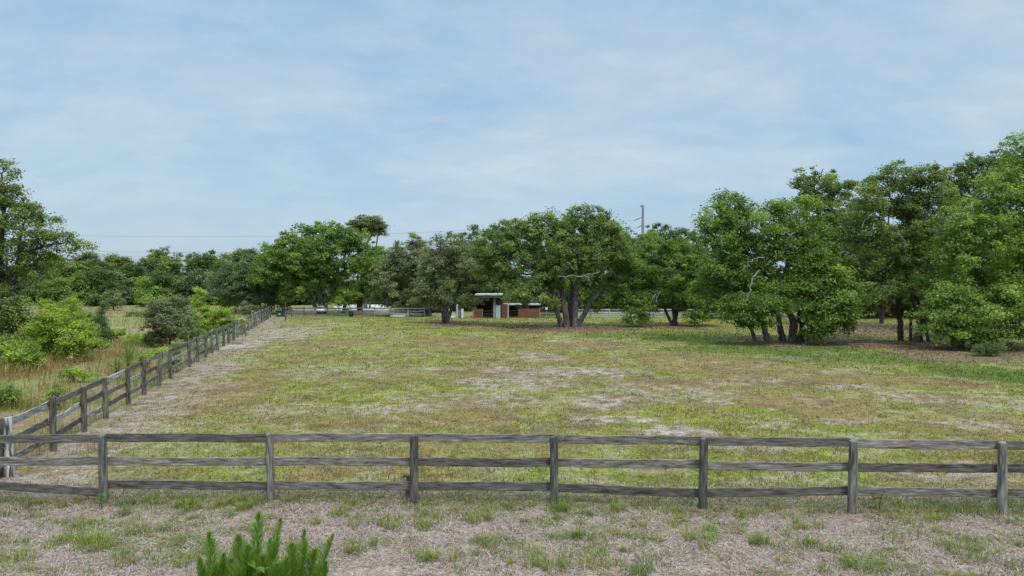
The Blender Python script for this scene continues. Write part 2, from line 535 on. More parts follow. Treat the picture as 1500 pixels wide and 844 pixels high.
def blades(P, h, w, ang, lean, bend=None, z0=0.0):
    """curved three-triangle blades; P (n,2)"""
    n = len(P)
    d = np.stack([np.cos(ang), np.sin(ang)], -1)
    s = np.stack([-np.sin(ang), np.cos(ang)], -1)
    # the blade's flat side faces a random way
    V = np.zeros((n, 5, 3))
    b = P
    V[:, 0, :2] = b - s * w[:, None] / 2
    V[:, 1, :2] = b + s * w[:, None] / 2
    V[:, :2, 2] = z0 - .01
    mid = b + d * (h * lean * .35)[:, None]
    V[:, 2, :2] = mid - s * w[:, None] * .38
    V[:, 3, :2] = mid + s * w[:, None] * .38
    V[:, 2:4, 2] = (z0 + h * .58)[:, None]
    V[:, 4, :2] = b + d * (h * lean)[:, None]
    V[:, 4, 2] = z0 + h * np.clip(1 - .25 * lean, .15, 1)
    i = np.arange(n)[:, None] * 5
    T = np.concatenate([i + np.array([[0, 1, 3]]), i + np.array([[0, 3, 2]]), i + np.array([[2, 3, 4]])], 0)
    return V.reshape(-1, 3), T


def lay(n_m2, y0, y1, xmax, keep):
    area = 2 * xmax * (y1 - y0)
    n = int(area * n_m2)
    x = R.uniform(-xmax, xmax, n); y = R.uniform(y0, y1, n)
    k = in_view(x, y)
    x, y = x[k], y[k]
    k = keep(x, y)
    return x[k], y[k]


GV, GF_, GC, gn = [], [], [], 0


def add_grass(V, T, c):
    global gn
    GV.append(V); GF_.append(T + gn); GC.append(np.repeat(c, 5, 0)); gn += len(V)


def paddock(x, y):
    return (side_dist(x, y) > .1) & (y > front_y(x)) & (y < 76)


for y0, y1, dens, h, w in ((11, 20, 300, .055, .013), (20, 32, 120, .06, .02), (32, 50, 48, .07, .034), (50, 77, 22, .08, .05)):
    x, y = lay(dens, y0, y1, .9 * y1, paddock)
    c, bare, green, tuft, fw, qw, W = cover(x, y)
    patchy = fbm(x * 2.2, y * 2.2, 61, 3)
    k = R.rand(len(x)) < np.clip((1 - .93 * bare) * (.25 + 1.5 * (patchy - .3)), .03, 1)
    x, y, c, green, W_L = x[k], y[k], c[k], green[k], W['L'][k]
    n = len(x)
    t = R.rand(n)
    cc = c * (0.75 + .55 * R.rand(n))[:, None]
    cc[t < .35] = cc[t < .35] * .55 + np.array((.19, .215, .038)) * .45
    cc[(t > .82)] = cc[t > .82] * .4 + np.array((.27, .20, .10)) * .6
    cc[(t > .35) & (t < .43)] = np.array((.10, .075, .04))
    cc = cc * (1 - .6 * W_L[:, None]) + np.array(LUSH_SHADED) * (.7 + .8 * R.rand(n))[:, None] * .6 * W_L[:, None]  # blades there take the same shade-darkened green
    hh = h * (.5 + R.rand(n)) * (.7 + .8 * green)
    V, T = blades(np.stack([x, y], -1), hh, w * (.6 + .8 * R.rand(n)), R.uniform(0, 6.28, n), R.uniform(.2, 1.6, n))
    add_grass(V, T, cc)


def tufts(cx, cy, nb, rad, h, w, col, leanmax=1.1):
    n = len(cx)
    tot = int(nb.sum())
    idx = np.repeat(np.arange(n), nb)
    a = R.uniform(0, 6.28, tot)
    rr = rad[idx] * np.sqrt(R.rand(tot))
    P = np.stack([cx[idx] + np.cos(a) * rr, cy[idx] + np.sin(a) * rr], -1)
    hh = h[idx] * (.45 + .75 * R.rand(tot))
    V, T = blades(P, hh, w * (.45 + .7 * R.rand(tot)), a + R.randn(tot) * .7, R.uniform(.15, leanmax * 1.5, tot))
    c = col[idx] * (.65 + .7 * R.rand(tot))[:, None]
    dry = R.rand(tot) < .22
    c[dry] = np.array((.32, .25, .14)) * (.7 + .5 * R.rand(dry.sum()))[:, None]
    add_grass(V, T, c)


# foreground tufts, thick where the ground is green
x, y = lay(32, 8, 13.4, 12.5, lambda x, y: (y < front_y(x) + .5) & (R.rand(len(x)) < np.clip(fbm(x * .42, y * .42, 5) * .55 + fbm(x * 1.5, y * 1.5, 11) * .45 - .42, 0, 1) * 4.2 + .07))
n = len(x)
base = np.array([(.18, .26, .045), (.24, .28, .055), (.13, .20, .06), (.25, .22, .08), (.16, .26, .035)])[R.randint(0, 5, n)]
tufts(x, y, R.randint(14, 60, n), R.uniform(.05, .2, n), R.uniform(.035, .12, n), .010, base)
x, y = lay(9, 13, 40, 34, lambda x, y: paddock(x, y) & (R.rand(len(x)) < np.clip(fbm(x * .9, y * .9, 83, 3) * 3 - 1.1, .05, 1)))
c, bare = cover(x, y)[:2]
k = R.rand(len(x)) > bare * .9
x, y, c = x[k], y[k], c[k]; n = len(x)
pick = np.array([(.19, .235, .035), (.14, .165, .035), (.20, .145, .065), (.15, .21, .03), (.17, .10, .055)])[R.choice(5, n, p=[.3, .25, .2, .15, .1])]
tufts(x, y, R.randint(6, 16, n), R.uniform(.05, .2, n) * (1 + y / 40), R.uniform(.03, .10, n), .018, c * .35 + pick * .65)
# the largest clumps, where the photograph shows them
big = [(130, 790, .3), (620, 760, .25), (510, 690 + 60, .2), (180, 752, .2), (330, 742, .22), (270, 745, .2), (365, 745, .2), (805, 748, .2), (735, 805, .3), (560, 770, .25),
       (1030, 796, .22), (955, 830, .3), (1320, 785, .4), (1290, 745, .3), (1345, 770, .35), (1170, 775, .2), (1180, 800, .22), (1400, 800, .3), (1430, 745, .3), (1375, 742, .3),
       (1480, 740, .35), (140, 800, .3), (190, 780, .35), (90, 775, .3), (20, 755, .25), (700, 765, .2), (1100, 760, .18), (720, 830, .4), (790, 830, .35), (620, 775, .25),
       (640, 815, .2), (850, 790, .2), (900, 745, .2), (1110, 795, .15), (1450, 825, .35), (30, 820, .3), (210, 815, .3), (520, 805, .2), (880, 830, .25), (1250, 830, .25)]
bx = np.array([ground(a, b)[0] for a, b, _ in big]); by = np.array([ground(a, b)[1] for a, b, _ in big])
br = np.array([r for _, _, r in big])
ex, ey, er = [], [], []
for k in range(7):
    ex.append(bx + R.randn(len(bx)) * br * .8); ey.append(by + R.randn(len(bx)) * br * .8); er.append(br * .45)
ex, ey, er = map(np.concatenate, (ex, ey, er))
base = np.array([(.16, .245, .04), (.23, .275, .05), (.125, .20, .055), (.20, .27, .045)])[np.tile(R.randint(0, 4, len(bx)), 7)]
tufts(ex, ey, R.randint(18, 40, len(ex)), er, R.uniform(.09, .24, len(ex)), .012, base, .9)
# taller stems left unmown along the front fence
x = R.uniform(-11, 12, 420)
y = front_y(x) + R.normal(0, .12, 420)
base = np.array([(.15, .19, .05), (.22, .2, .08), (.17, .22, .05)])[R.randint(0, 3, 420)]
tufts(x, y, R.randint(6, 22, 420), R.uniform(.04, .15, 420), R.uniform(.06, .2, 420), .011, base)
x = R.uniform(-11, 14, 500)
y = front_y(x) + R.uniform(.3, 4.5, 500)
base = np.array([(.17, .20, .05), (.24, .22, .07), (.20, .24, .05), (.14, .16, .045)])[R.randint(0, 4, 500)]
tufts(x, y, R.randint(8, 26, 500), R.uniform(.05, .2, 500), R.uniform(.05, .12, 500), .012, base)
gr = obj("grass", mesh_np("grass", np.concatenate(GV), np.concatenate(GF_), M["grass"], np.concatenate(GC)))
tag(gr, "green and yellowing grass growing in patches over the paddock", "grass", None, "stuff")

# flattened dead straw of the foreground
GV, GF_, GC, gn = [], [], [], 0
x, y = lay(900, 8, 14.2, 12.8, lambda x, y: (y < front_y(x) + 1.2) | (R.rand(len(x)) < .3))
n = len(x)
cc = np.array([(.38, .31, .25), (.50, .43, .37), (.24, .165, .12), (.31, .25, .19), (.11, .07, .05)])[R.choice(5, n, p=[.3, .25, .15, .2, .1])] * (.8 + .4 * R.rand(n))[:, None]
V, T = blades(np.stack([x, y], -1), R.uniform(.012, .06, n), R.uniform(.006, .014, n), R.uniform(0, 6.28, n), R.uniform(1.5, 6, n))
add_grass(V, T, cc)
# straw in the paddock's bare spots
x, y = lay(90, 13, 40, 34, lambda x, y: paddock(x, y))
bare = cover(x, y)[1]
k = R.rand(len(x)) < .10 + bare * .7
x, y = x[k], y[k]; n = len(x)
cc = np.array([(.33, .265, .22), (.38, .31, .265), (.17, .12, .09)])[R.choice(3, n, p=[.45, .35, .2])] * (.8 + .4 * R.rand(n))[:, None]
V, T = blades(np.stack([x, y], -1), R.uniform(.012, .05, n), R.uniform(.012, .024, n), R.uniform(0, 6.28, n), R.uniform(1.5, 5, n))
add_grass(V, T, cc)
st = obj("dead_grass", mesh_np("dead_grass", np.concatenate(GV), np.concatenate(GF_), M["dry"], np.concatenate(GC)))
tag(st, "flattened pale straw of dead grass lying over the sandy ground", "dead grass", None, "stuff")

# tall reddish grass in the rough pasture outside the side fence
GV, GF_, GC, gn = [], [], [], 0


def rough(x, y):
    return (side_dist(x, y) < -.15) & (y > front_y(x) + .3)


for y0, y1, dens, h, w in ((13, 26, 230, .52, .011), (26, 45, 90, .52, .017), (45, 100, 9, .45, .035)):
    x, y = lay(dens, y0, y1, .95 * y1, rough)
    cl = fbm(x * .5, y * .5, 71, 3)
    k = R.rand(len(x)) < np.clip((cl - .28) * 2.6, .08, 1)
    x, y, cl = x[k], y[k], cl[k]; n = len(x)
    cc = np.array([(.36, .205, .11), (.42, .28, .165), (.28, .145, .078), (.15, .19, .04), (.20, .23, .05)])[R.choice(5, n, p=[.28, .16, .18, .19, .19])] * (.75 + .5 * R.rand(n))[:, None]
    gp = (fbm(x * .25, y * .25, 77, 3) > .52) & (R.rand(n) < .75)
    cc[gp] = np.array((.17, .225, .05)) * (.6 + .8 * R.rand(gp.sum()))[:, None]
    hh = h * (.4 + .9 * R.rand(n)) * np.clip(.4 + cl, .5, 1.2)
    hh[gp] *= .6
    V, T = blades(np.stack([x, y], -1), hh, w * (.6 + .8 * R.rand(n)), R.uniform(0, 6.28, n), R.uniform(.05, .8, n))
    add_grass(V, T, cc)
tg = obj("tall_grass", mesh_np("tall_grass", np.concatenate(GV), np.concatenate(GF_), M["dry"], np.concatenate(GC)))
tag(tg, "tall reddish straw grass in the rough pasture left of the side fence", "tall grass", None, "stuff")

# fallen leaves under the right hand oaks
GV, GF_, GC, gn = [], [], [], 0
x, y = lay(38, 38, 72, 62, lambda x, y: paddock(x, y) & (x > -8))
k = R.rand(len(x)) < cover(x, y)[6]['l'] * .9
x, y = x[k], y[k]; n = len(x)
cc = np.array([(.22, .13, .085), (.30, .20, .14), (.13, .08, .055), (.36, .28, .22)])[R.choice(4, n, p=[.35, .25, .25, .15])] * (.7 + .6 * R.rand(n))[:, None]
V, T = blades(np.stack([x, y], -1), R.uniform(.03, .07, n), R.uniform(.06, .13, n), R.uniform(0, 6.28, n), R.uniform(1.5, 3.5, n))
add_grass(V, T, cc)
lo = obj("leaf_litter", mesh_np("leaf_litter", np.concatenate(GV), np.concatenate(GF_), M["dry"], np.concatenate(GC)))
tag(lo, "brown fallen oak leaves lying under the trees", "leaf litter", None, "stuff")


# ------------------------------------------------------------------ fences
def board_mesh(L, hgt=.15, th=.032, wob=.006, sag=0.0, seed=0):
    rg = np.random.RandomState(seed)
    n = 13
    xx = np.linspace(0, L, n)
    dz = np.interp(xx, np.linspace(0, L, 5), rg.randn(5) * wob) - sag * np.sin(np.pi * xx / L)
    dy = np.interp(xx, np.linspace(0, L, 5), rg.randn(5) * wob)
    ee = rg.randn(n) * .003
    c = .006
    prof = [(-th / 2, -hgt / 2 + c), (-th / 2 + c, -hgt / 2), (th / 2 - c, -hgt / 2), (th / 2, -hgt / 2 + c), (th / 2, hgt / 2 - c), (th / 2 - c, hgt / 2), (-th / 2 + c, hgt / 2), (-th / 2, hgt / 2 - c)]
    V = np.array([[(xx[i], dy[i] + p[0], dz[i] + p[1] + (ee[i] if p[1] > 0 else -ee[i])) for p in prof] for i in range(n)]).reshape(-1, 3)
    m = 8
    F = [(i * m + j, i * m + (j + 1) % m, (i + 1) * m + (j + 1) % m, (i + 1) * m + j) for i in range(n - 1) for j in range(m)]
    caps = np.array([list(range(m))[::-1], [(n - 1) * m + j for j in range(m)]])
    return V, [np.array(F), caps]


def post_mesh(hgt, r, seed=0, sides=12, lean=.02):
    rg = np.random.RandomState(seed)
    zz = np.array([-.15, .02, .2 * hgt, .45 * hgt, .7 * hgt, .9 * hgt, hgt - .015, hgt])
    rr = r * np.array([1.05, 1.04, 1.0, 1.0, .98, .97, .95, .78]) * (1 + .02 * rg.randn(8))
    lx, ly = rg.randn(2) * lean
    P = np.stack([lx * zz, ly * zz, zz], -1)
    V, F = tube_geo(P, rr, sides, .02, rg)
    V[-sides:, 2] += V[-sides:, 0] * .15
    cap = np.array([[len(V) - sides + j for j in range(sides)]])
    return V, [F, cap]


seedn = [100]


def sd_():
    seedn[0] += 1
    return seedn[0]


def put_board(parent, a, b, za, zb, off, mat, hgt=.15, name="rail", sag=0.0, th=.032):
    """a board from plan point a to b, its centre height za..zb, shifted sideways by off"""
    d = np.array(b) - np.array(a)
    L = float(np.linalg.norm(d))
    ang = math.atan2(d[1], d[0])
    nrm = np.array((-d[1], d[0])) / L
    p = np.array(a) + nrm * off
    V, F = board_mesh(math.hypot(L, zb - za) - .008, hgt, th, .006, sag, sd_())
    return obj(name, mesh_np(name, V, F, mat), parent, (p[0] - parent.location.x, p[1] - parent.location.y, za), (0, -math.atan2(zb - za, L), ang))


def put_post(parent, p, hgt, r, mat, name="post", lean=.02, sides=12):
    V, F = post_mesh(hgt, r, sd_(), sides, lean)
    return obj(name, mesh_np(name, V, F, mat), parent, (p[0] - parent.location.x, p[1] - parent.location.y, 0))


# front fence: round posts on the near side, three boards behind them
ff = empty("board_fence", (FRONT[0][0], FRONT[0][1], 0), "nearest weathered grey three board fence running across the foreground", "fence")
tops = [637, 637, 635, 637, 639, 642, 645, 648, 650, 652, 655]
for i, p in enumerate(FRONT):
    z = at(0, tops[i], p[1])[2]
    put_post(ff, p, z, .080 if i != 2 else .075, M["post"], lean=.012)
railz = []          # heights of board centres at both ends, read at each bay
PXR = [  # per bay: (left, right) image rows of each board's centre
    ((645, 644), (678, 677), (707, 724)),
    ((643, 643), (677, 678), (711, 714)),
    ((643, 643), (678, 678), (713.5, 714.5)),
    ((643, 644), (678, 679), (714, 714.5)),
    ((645, 647.5), (679, 682), (716, 725)),
    ((648, 649.5), (684, 686), (724, 721)),
    ((651, 654), (687, 688), (722, 725)),
    ((654, 655), (688, 690), (725, 727)),
    ((656, 658), (691, 693), (728, 730)),
    ((658, 661), (693, 695), (730, 733)),
]
for i, bay in enumerate(PXR):
    a, b = FRONT[i], FRONT[i + 1]
    for j, (l, r) in enumerate(bay):
        put_board(ff, a, b, at(0, l, a[1])[2], at(0, r, b[1])[2], .100, M["rail"], .163, sag=.012 * R.rand())
# woven stock wire behind the boards, thin
wparts = []
for i in range(len(FRONT) - 1):
    a, b = FRONT[i], FRONT[i + 1]
    d = (b - a); L = np.linalg.norm(d); u = d / L; nn_ = np.array((-u[1], u[0]))
    for t in np.arange(.1, L, .2):
        p = a + u * t + nn_ * .125
        wparts.append(tube_geo([(p[0], p[1], .05), (p[0], p[1], 1.1)], [.0014] * 2, 3))
    for z in (.08, .22, .4, .6, .8, 1.0):
        p, q = a + nn_ * .125, b + nn_ * .125
        wparts.append(tube_geo([(p[0], p[1], z), (q[0], q[1], z)], [.0014] * 2, 3))
V, F = join_geo(wparts)
V = V - np.array((FRONT[0][0], FRONT[0][1], 0))
obj("wire_mesh", mesh_np("wire_mesh", V, F, M["wire"]), ff)
# a broken stub beside one post
p = ground(594, 737)
stub = empty("post_stub", (p[0], p[1] + .35, 0), "short broken brown stub of an old post behind the front fence", "post stub")
V, F = post_mesh(.42, .06, sd_(), 10, .05)
obj("stump", mesh_np("stump", V, F, M["rustpole"]), stub)
V, F = box_geo(-.10, .10, -.07, .07, .405, .435)
obj("cap_board", mesh_np("cap_board", V, F, M["rustpole"]), stub)

# side fence: from the near corner back to the far corner of the paddock
sf = empty("board_fence", (SIDE_A[0], SIDE_A[1], 0), "long weathered fence with leaning posts receding along the left side", "fence")
SLEN = float(np.linalg.norm(SIDE_B - SIDE_A))
s0 = -2.75
svals = [s0]
tseq = [0.0]
for px, py in ((70, 661), (117, 633), (154, 613), (182, 593), (207, 579), (226, 566), (244, 555), (268, 538), (280, 531), (291, 524), (300, 518), (309, 513)):
    gp = np.array(ground(px, py))
    tseq.append(float((gp - SIDE_A) @ SDIR))
while tseq[-1] < SLEN - 2.3:
    tseq.append(tseq[-1] + 2.15 + R.randn() * .08)
tseq[-1] = SLEN
svals += tseq
for i, s in enumerate(svals):
    p = SIDE_A + SDIR * s
    white = (i == 1)
    po = put_post(sf, p, 1.29 + R.randn() * .035 + (.06 if white else 0), .076, M["post_white"] if white else M["post"], lean=.035)
    if white:
        po["label"] = "peeling white corner post"
        put_post(sf, p - SDIR * .0 + np.array((-.24, .02)), 1.25, .075, M["post"], lean=.02)
for i in range(len(svals) - 1):
    a, b = SIDE_A + SDIR * svals[i], SIDE_A + SDIR * svals[i + 1]
    for z in (1.15, .74, .33):
        put_board(sf, a, b, z + R.randn() * .022, z + R.randn() * .022, .098, M["rail_pale"] if (i * 7 + int(z * 10)) % 3 == 0 or i > 12 else M["rail"], .155, sag=.008)

# back fences
def simple_fence(root, pts, zs, r, mat, pmat, hgt, off=.09, bh=.15):
    for p in pts:
        put_post(root, p, hgt, r, pmat, sides=8)
    for i in range(len(pts) - 1):
        for z in zs:
            put_board(root, pts[i], pts[i + 1], z + R.randn() * .015, z + R.randn() * .015, off, mat, bh)


FY = ground(500, 464)[1]
bx0, bx1 = SIDE_B[0] + .4, at(548, 464, FY)[0]
nb = 8
bf = empty("board_fence", (bx0, FY, 0), "dark grey board fence under the tall oaks along the far left end of the paddock", "fence")
simple_fence(bf, [np.array((bx0 + (bx1 - bx0) * i / nb, FY + .02 * i)) for i in range(nb + 1)], (.95, .62, .25), .07, M["rail"], M["post"], 1.10)
M["pale_board"] = noise_mat("pale_board", [(0.32, (0.16, 0.155, 0.15)), (0.5, (0.36, 0.35, 0.34)), (0.7, (0.52, 0.51, 0.50))], scale=(.6, 6, 6), nscale=2, rough=.85, bump=.2)
c0, c1 = at(549, 464, FY)[0], at(622, 464, FY)[0]
wf = empty("board_fence", (c0, FY, 0), "pale whitish board fence below the grey oak left of the stable", "fence")
simple_fence(wf, [np.array((c0 + (c1 - c0) * i / 3, FY)) for i in range(4)], (.92, .62, .28), .065, M["pale_board"], M["pale_board"], 1.02)
box_obj("bottom_board", at(571, 0, FY)[0] - c0, at(594, 0, FY)[0] - c0, -.14, -.09, .02, .17, M["white"], wf)
FR = ground(900, 465.3)[1]
d0, d1 = at(838, 464, FR)[0], at(1085, 464, FR)[0]
rf = empty("board_fence", (d0, FR, 0), "pale grey board fence right of the stable along the far right end", "fence")
simple_fence(rf, [np.array((d0 + (d1 - d0) * i / 9, FR + .05 * i)) for i in range(10)], (.86, .56, .26), .065, M["pale_board"], M["pale_board"], .98)

# ------------------------------------------------------------------ stable and things round it
YB = ground(740, 465.8)[1]


def X(px): return at(px, 460, YB)[0]
def Z(py): return at(750, py, YB)[2]


bx = X(745)
sb = empty("stable", (bx, YB, 0), "low open stable with flat metal roof, red board walls and pale door", "stable")


def bpart(name, p0, p1, q0, q1, d0, d1, mat, bev=.0):
    return box_obj(name, X(p0) - bx, X(p1) - bx, d0, d1, max(Z(q1), 0.0), Z(q0), mat, sb, bev)


bpart("roof", 696, 736, 431, 432.6, -.7, 4.6, M["roofmetal"])
bpart("fascia", 698, 734, 432.7, 436, -.55, -.50, M["fascia"])
bpart("ceiling", 698, 734, 432.7, 433.6, -.48, 4.4, M["dkwood"])
bpart("back_wall", 697, 792, 434, 466, 4.3, 4.4, M["dkwood"])
bpart("side_wall", 697.2, 698.2, 436.2, 466, 0, 4.29, M["dkwood"])
bpart("post", 722.5, 726, 436.2, 466, -.12, .12, M["grwood"])
bpart("post", 733.4, 735, 436.2, 466, -.10, .10, M["dkwood"])
dr = bpart("door", 726.4, 733.1, 447.2, 465.7, -.05, -.01, M["bluewhite"])
bpart("door_lintel", 726.2, 733.2, 436.2, 446.9, -.06, .0, M["dkwood"])
bpart("red_wall", 735.2, 743.2, 445.5, 465.9, -.04, .04, M["redwood"])
bpart("trim_post", 743.4, 745.2, 446.5, 466, -.1, .1, M["white"])
bpart("red_wall", 759.2, 789.0, 452.2, 465.9, -.04, .04, M["redwood"])
bpart("trim_post", 789.2, 791, 452, 466, -.09, .09, M["grwood"])
for q in (454.5, 458.5, 462.3):
    bpart("stall_rail", 745.4, 759, q, q + 1.3, -.02, .02, M["dkwood"])
for q in (455, 459.5, 463):
    bpart("stall_rail", 708, 722, q, q + 1.2, -.02, .02, M["dkwood"])
bpart("wing_roof", 737, 794, 446.3, 447.4, .5, 4.7, M["roofmetal"])
hd = bpart("half_door", 693.2, 706.6, 452.6, 465.6, -.06, -.01, M["redwood"])
for a, b, c, d in ((692.6, 694, 452.4, 466), (705.8, 707.4, 452.4, 466)):
    bpart("door_stile", a, b, c, d, -.1, -.062, M["grwood"])

# pale slatted gate and panel left of the stable
gx0 = X(668)
gt = empty("lattice_gate", (gx0, YB, 0), "white slatted gate panel leaning beside the single trunk oak", "gate")
for k in range(6):
    z0 = Z(465) + k * .17
    box_obj("slat", X(657.5) - gx0, X(667) - gx0 - .07 * k, -.03, 0, z0, z0 + .11, M["white"], gt)
for px in (657.5, 661.5, 666):
    box_obj("stile", X(px) - gx0, X(px + 1) - gx0, .005, .05, 0, Z(452.5) - (.25 if px > 665 else 0), M["white"], gt)
pn = empty("fence_panel", (X(675), YB - .2, 0), "grey board panel between two white posts just left of the red half door", "fence panel")
box_obj("panel", X(671) - X(675), X(676) - X(675), -.03, .03, .02, Z(453.5), M["grwood"], pn)
for a, b, q in ((669, 671, 445.5), (676.2, 679, 452.5)):
    box_obj("post", X(a) - X(675), X(b) - X(675), -.08, .08, 0, Z(q), M["white"], pn)
# pen right of the stable: dark pickets with a pale feed bucket on a stand
pe = empty("picket_pen", (X(804), YB, 0), "dark picket pen between the stable and the many stemmed oak", "pen")
for k in range(16):
    px = 792 + k * 1.6
    h_ = Z(453.5) + R.randn() * .05
    box_obj("picket", X(px) - X(804), X(px + .8) - X(804), -.02, .02, 0, h_, M["dkwood"], pe)
for q in (456, 462):
    box_obj("rail", X(791.8) - X(804), X(817.5) - X(804), .025, .07, Z(q), Z(q) + .09, M["dkwood"], pe)
bk = empty("feed_stand", (X(800), YB - .35, 0), "thin stand holding a round white pail in front of the dark pickets", "feed stand")
V, F = tube_geo([(0, 0, 0), (0, 0, .9)], [.05, .04], 8)
obj("stand", mesh_np("stand", V, F, M["grwood"]), bk)
V, F = tube_geo([(0, 0, .9), (0, 0, .92), (0, 0, 1.16), (0, 0, 1.2), (0, 0, 1.19)], [.08, .13, .16, .165, .02], 12)
obj("pail", mesh_np("pail", V, F, M["white"]), bk)

# marker pole, green bin, drum, trailer and white roof far off
gp = ground(418.5, 470)
mk = empty("marker_pole", (gp[0], gp[1], 0), "thin brown pole standing alone before the far corner of the paddock", "pole")
V, F = tube_geo([(0, 0, -.1), (0, 0, .55)], [.06, .055], 8)
obj("base_sleeve", mesh_np("base_sleeve", V, F, M["dkwood"]), mk)
V, F = tube_geo([(0, 0, .56), (.02, 0, 1.2), (.0, 0, 1.9)], [.045, .042, .04], 8)
obj("pole", mesh_np("pole", V, F, M["rustpole"]), mk)
gp = ground(412, 463.8)
gb = empty("storage_bin", (gp[0], gp[1] - .3, 0), "dark green bin with a white mark standing by the far corner post", "bin")
V, F = box_geo(-.36, .36, -.3, .3, 0, .62)
V[[1, 3, 5, 7], :2] *= 1.08
bb = obj("body", mesh_np("body", V, F, M["green_bin"]), gb)
bb.modifiers.new("b", "BEVEL").width = .03
V, F = box_geo(-.42, .42, -.36, .36, .625, .70)
obj("lid", mesh_np("lid", V, F, M["green_bin"]), gb).modifiers.new("b", "BEVEL").width = .025
V, F = box_geo(-.08, .12, -.345, -.322, .22, .38)
obj("label_plate", mesh_np("label_plate", V, F, M["white"]), bb)
gp = ground(515.5, 463.8)
dm = empty("water_drum", (gp[0], gp[1] - .35, 0), "dark round drum standing against the far fence before the pale sand", "drum")
V, F = tube_geo([(0, 0, 0), (0, 0, .02), (0, 0, .18), (0, 0, .2), (0, 0, .4), (0, 0, .42), (0, 0, .58), (0, 0, .6), (0, 0, .59)], [.02, .25, .25, .27, .27, .25, .25, .24, .02], 16)
obj("shell", mesh_np("shell", V, F, M["drum"], None, False), dm)
V, F = tube_geo([(0, 0, .585), (0, 0, .62), (0, 0, .621)], [.255, .26, .02], 16)
obj("rim", mesh_np("rim", V, F, M["drum"]), dm)
YT = FY + 4
tx = at(470, 455, YT)[0]
tr = empty("utility_trailer", (tx, YT, 0), "small white trailer behind the dark board fence by a grey trunk", "trailer")
V, F = box_geo(-.55, .5, -.6, .6, .35, .72)
obj("body", mesh_np("body", V, F, M["white"]), tr).modifiers.new("b", "BEVEL").width = .06
V, F = box_geo(-.3, .4, -.5, .5, .722, 1.08)
V[[1, 3], 0] += .16; V[[5, 7], 0] -= .12
cabo = obj("cab", mesh_np("cab", V, F, M["white"]), tr)
cabo.modifiers.new("b", "BEVEL").width = .05
V, F = box_geo(-.14, .26, -.52, -.49, .78, .98)
obj("window", mesh_np("window", V, F, M["glass"]), cabo)
for sx_ in (-.32, .3):
    for sy_ in (-.6, .6):
        V, F = tube_geo([(sx_, sy_ - .07, .22), (sx_, sy_ - .065, .22), (sx_, sy_ + .065, .22), (sx_, sy_ + .07, .22)], [.02, .22, .22, .02], 14)
        obj("wheel", mesh_np("wheel", V, F, M["tyre"]), tr)
# distant shed roof among the left hand woods
YS = 117.0
sx0, sx1 = at(113, 430, YS)[0], at(152, 430, YS)[0]
zt = at(0, 426.5, YS)[2]; ze = at(0, 431, YS)[2]
sh = empty("shed", ((sx0 + sx1) / 2, YS, 0), "distant low shed with a pale roof half hidden in the left hand woods", "shed")
w_ = (sx1 - sx0) / 2
box_obj("wall", -w_ + .2, w_ - .2, -.9, 3, 0, ze, M["dkwood"], sh)
V = np.array([(-w_, -1.1, ze), (w_, -1.1, ze), (w_ - .9, 1, zt), (-w_ + .9, 1, zt), (-w_, 3.2, ze), (w_, 3.2, ze), (-w_, -1.1, ze - .08), (w_, -1.1, ze - .08), (-w_, 3.2, ze - .08), (w_, 3.2, ze - .08)])
V[:, 2] += .085
obj("roof", mesh_np("roof", V, [np.array([(0, 1, 2, 3), (3, 2, 5, 4), (0, 6, 7, 1), (4, 5, 9, 8), (6, 8, 9, 7)]), np.array([(1, 5, 2), (0, 3, 4), (0, 4, 6), (6, 4, 8), (1, 7, 5), (7, 9, 5)])], M["roofmetal"]), sh)

# pale vehicle seen under the right hand oaks
YV = 78.0
vx = at(1350, 462, YV)[0]
vh = empty("horse_trailer", (vx, YV, 0), "white horse trailer glimpsed beyond the palm trunks", "trailer")
V, F = box_geo(-1.9, 1.9, -.9, .9, .35, at(0, 459, YV)[2] + .0)
obj("body", mesh_np("body", V, F, M["white"]), vh).modifiers.new("b", "BEVEL").width = .1
V, F = box_geo(-1.5, 1.5, -.93, -.89, .75, 1.02)
obj("window_band", mesh_np("window_band", V, F, M["drum"]), vh)
for sx_ in (-.8, .1):
    for sy_ in (-.85, .85):
        V, F = tube_geo([(sx_, sy_ - .1, .3), (sx_, sy_ - .095, .3), (sx_, sy_ + .095, .3), (sx_, sy_ + .1, .3)], [.02, .3, .3, .02], 16)
        obj("wheel", mesh_np("wheel", V, F, M["tyre"]), vh)

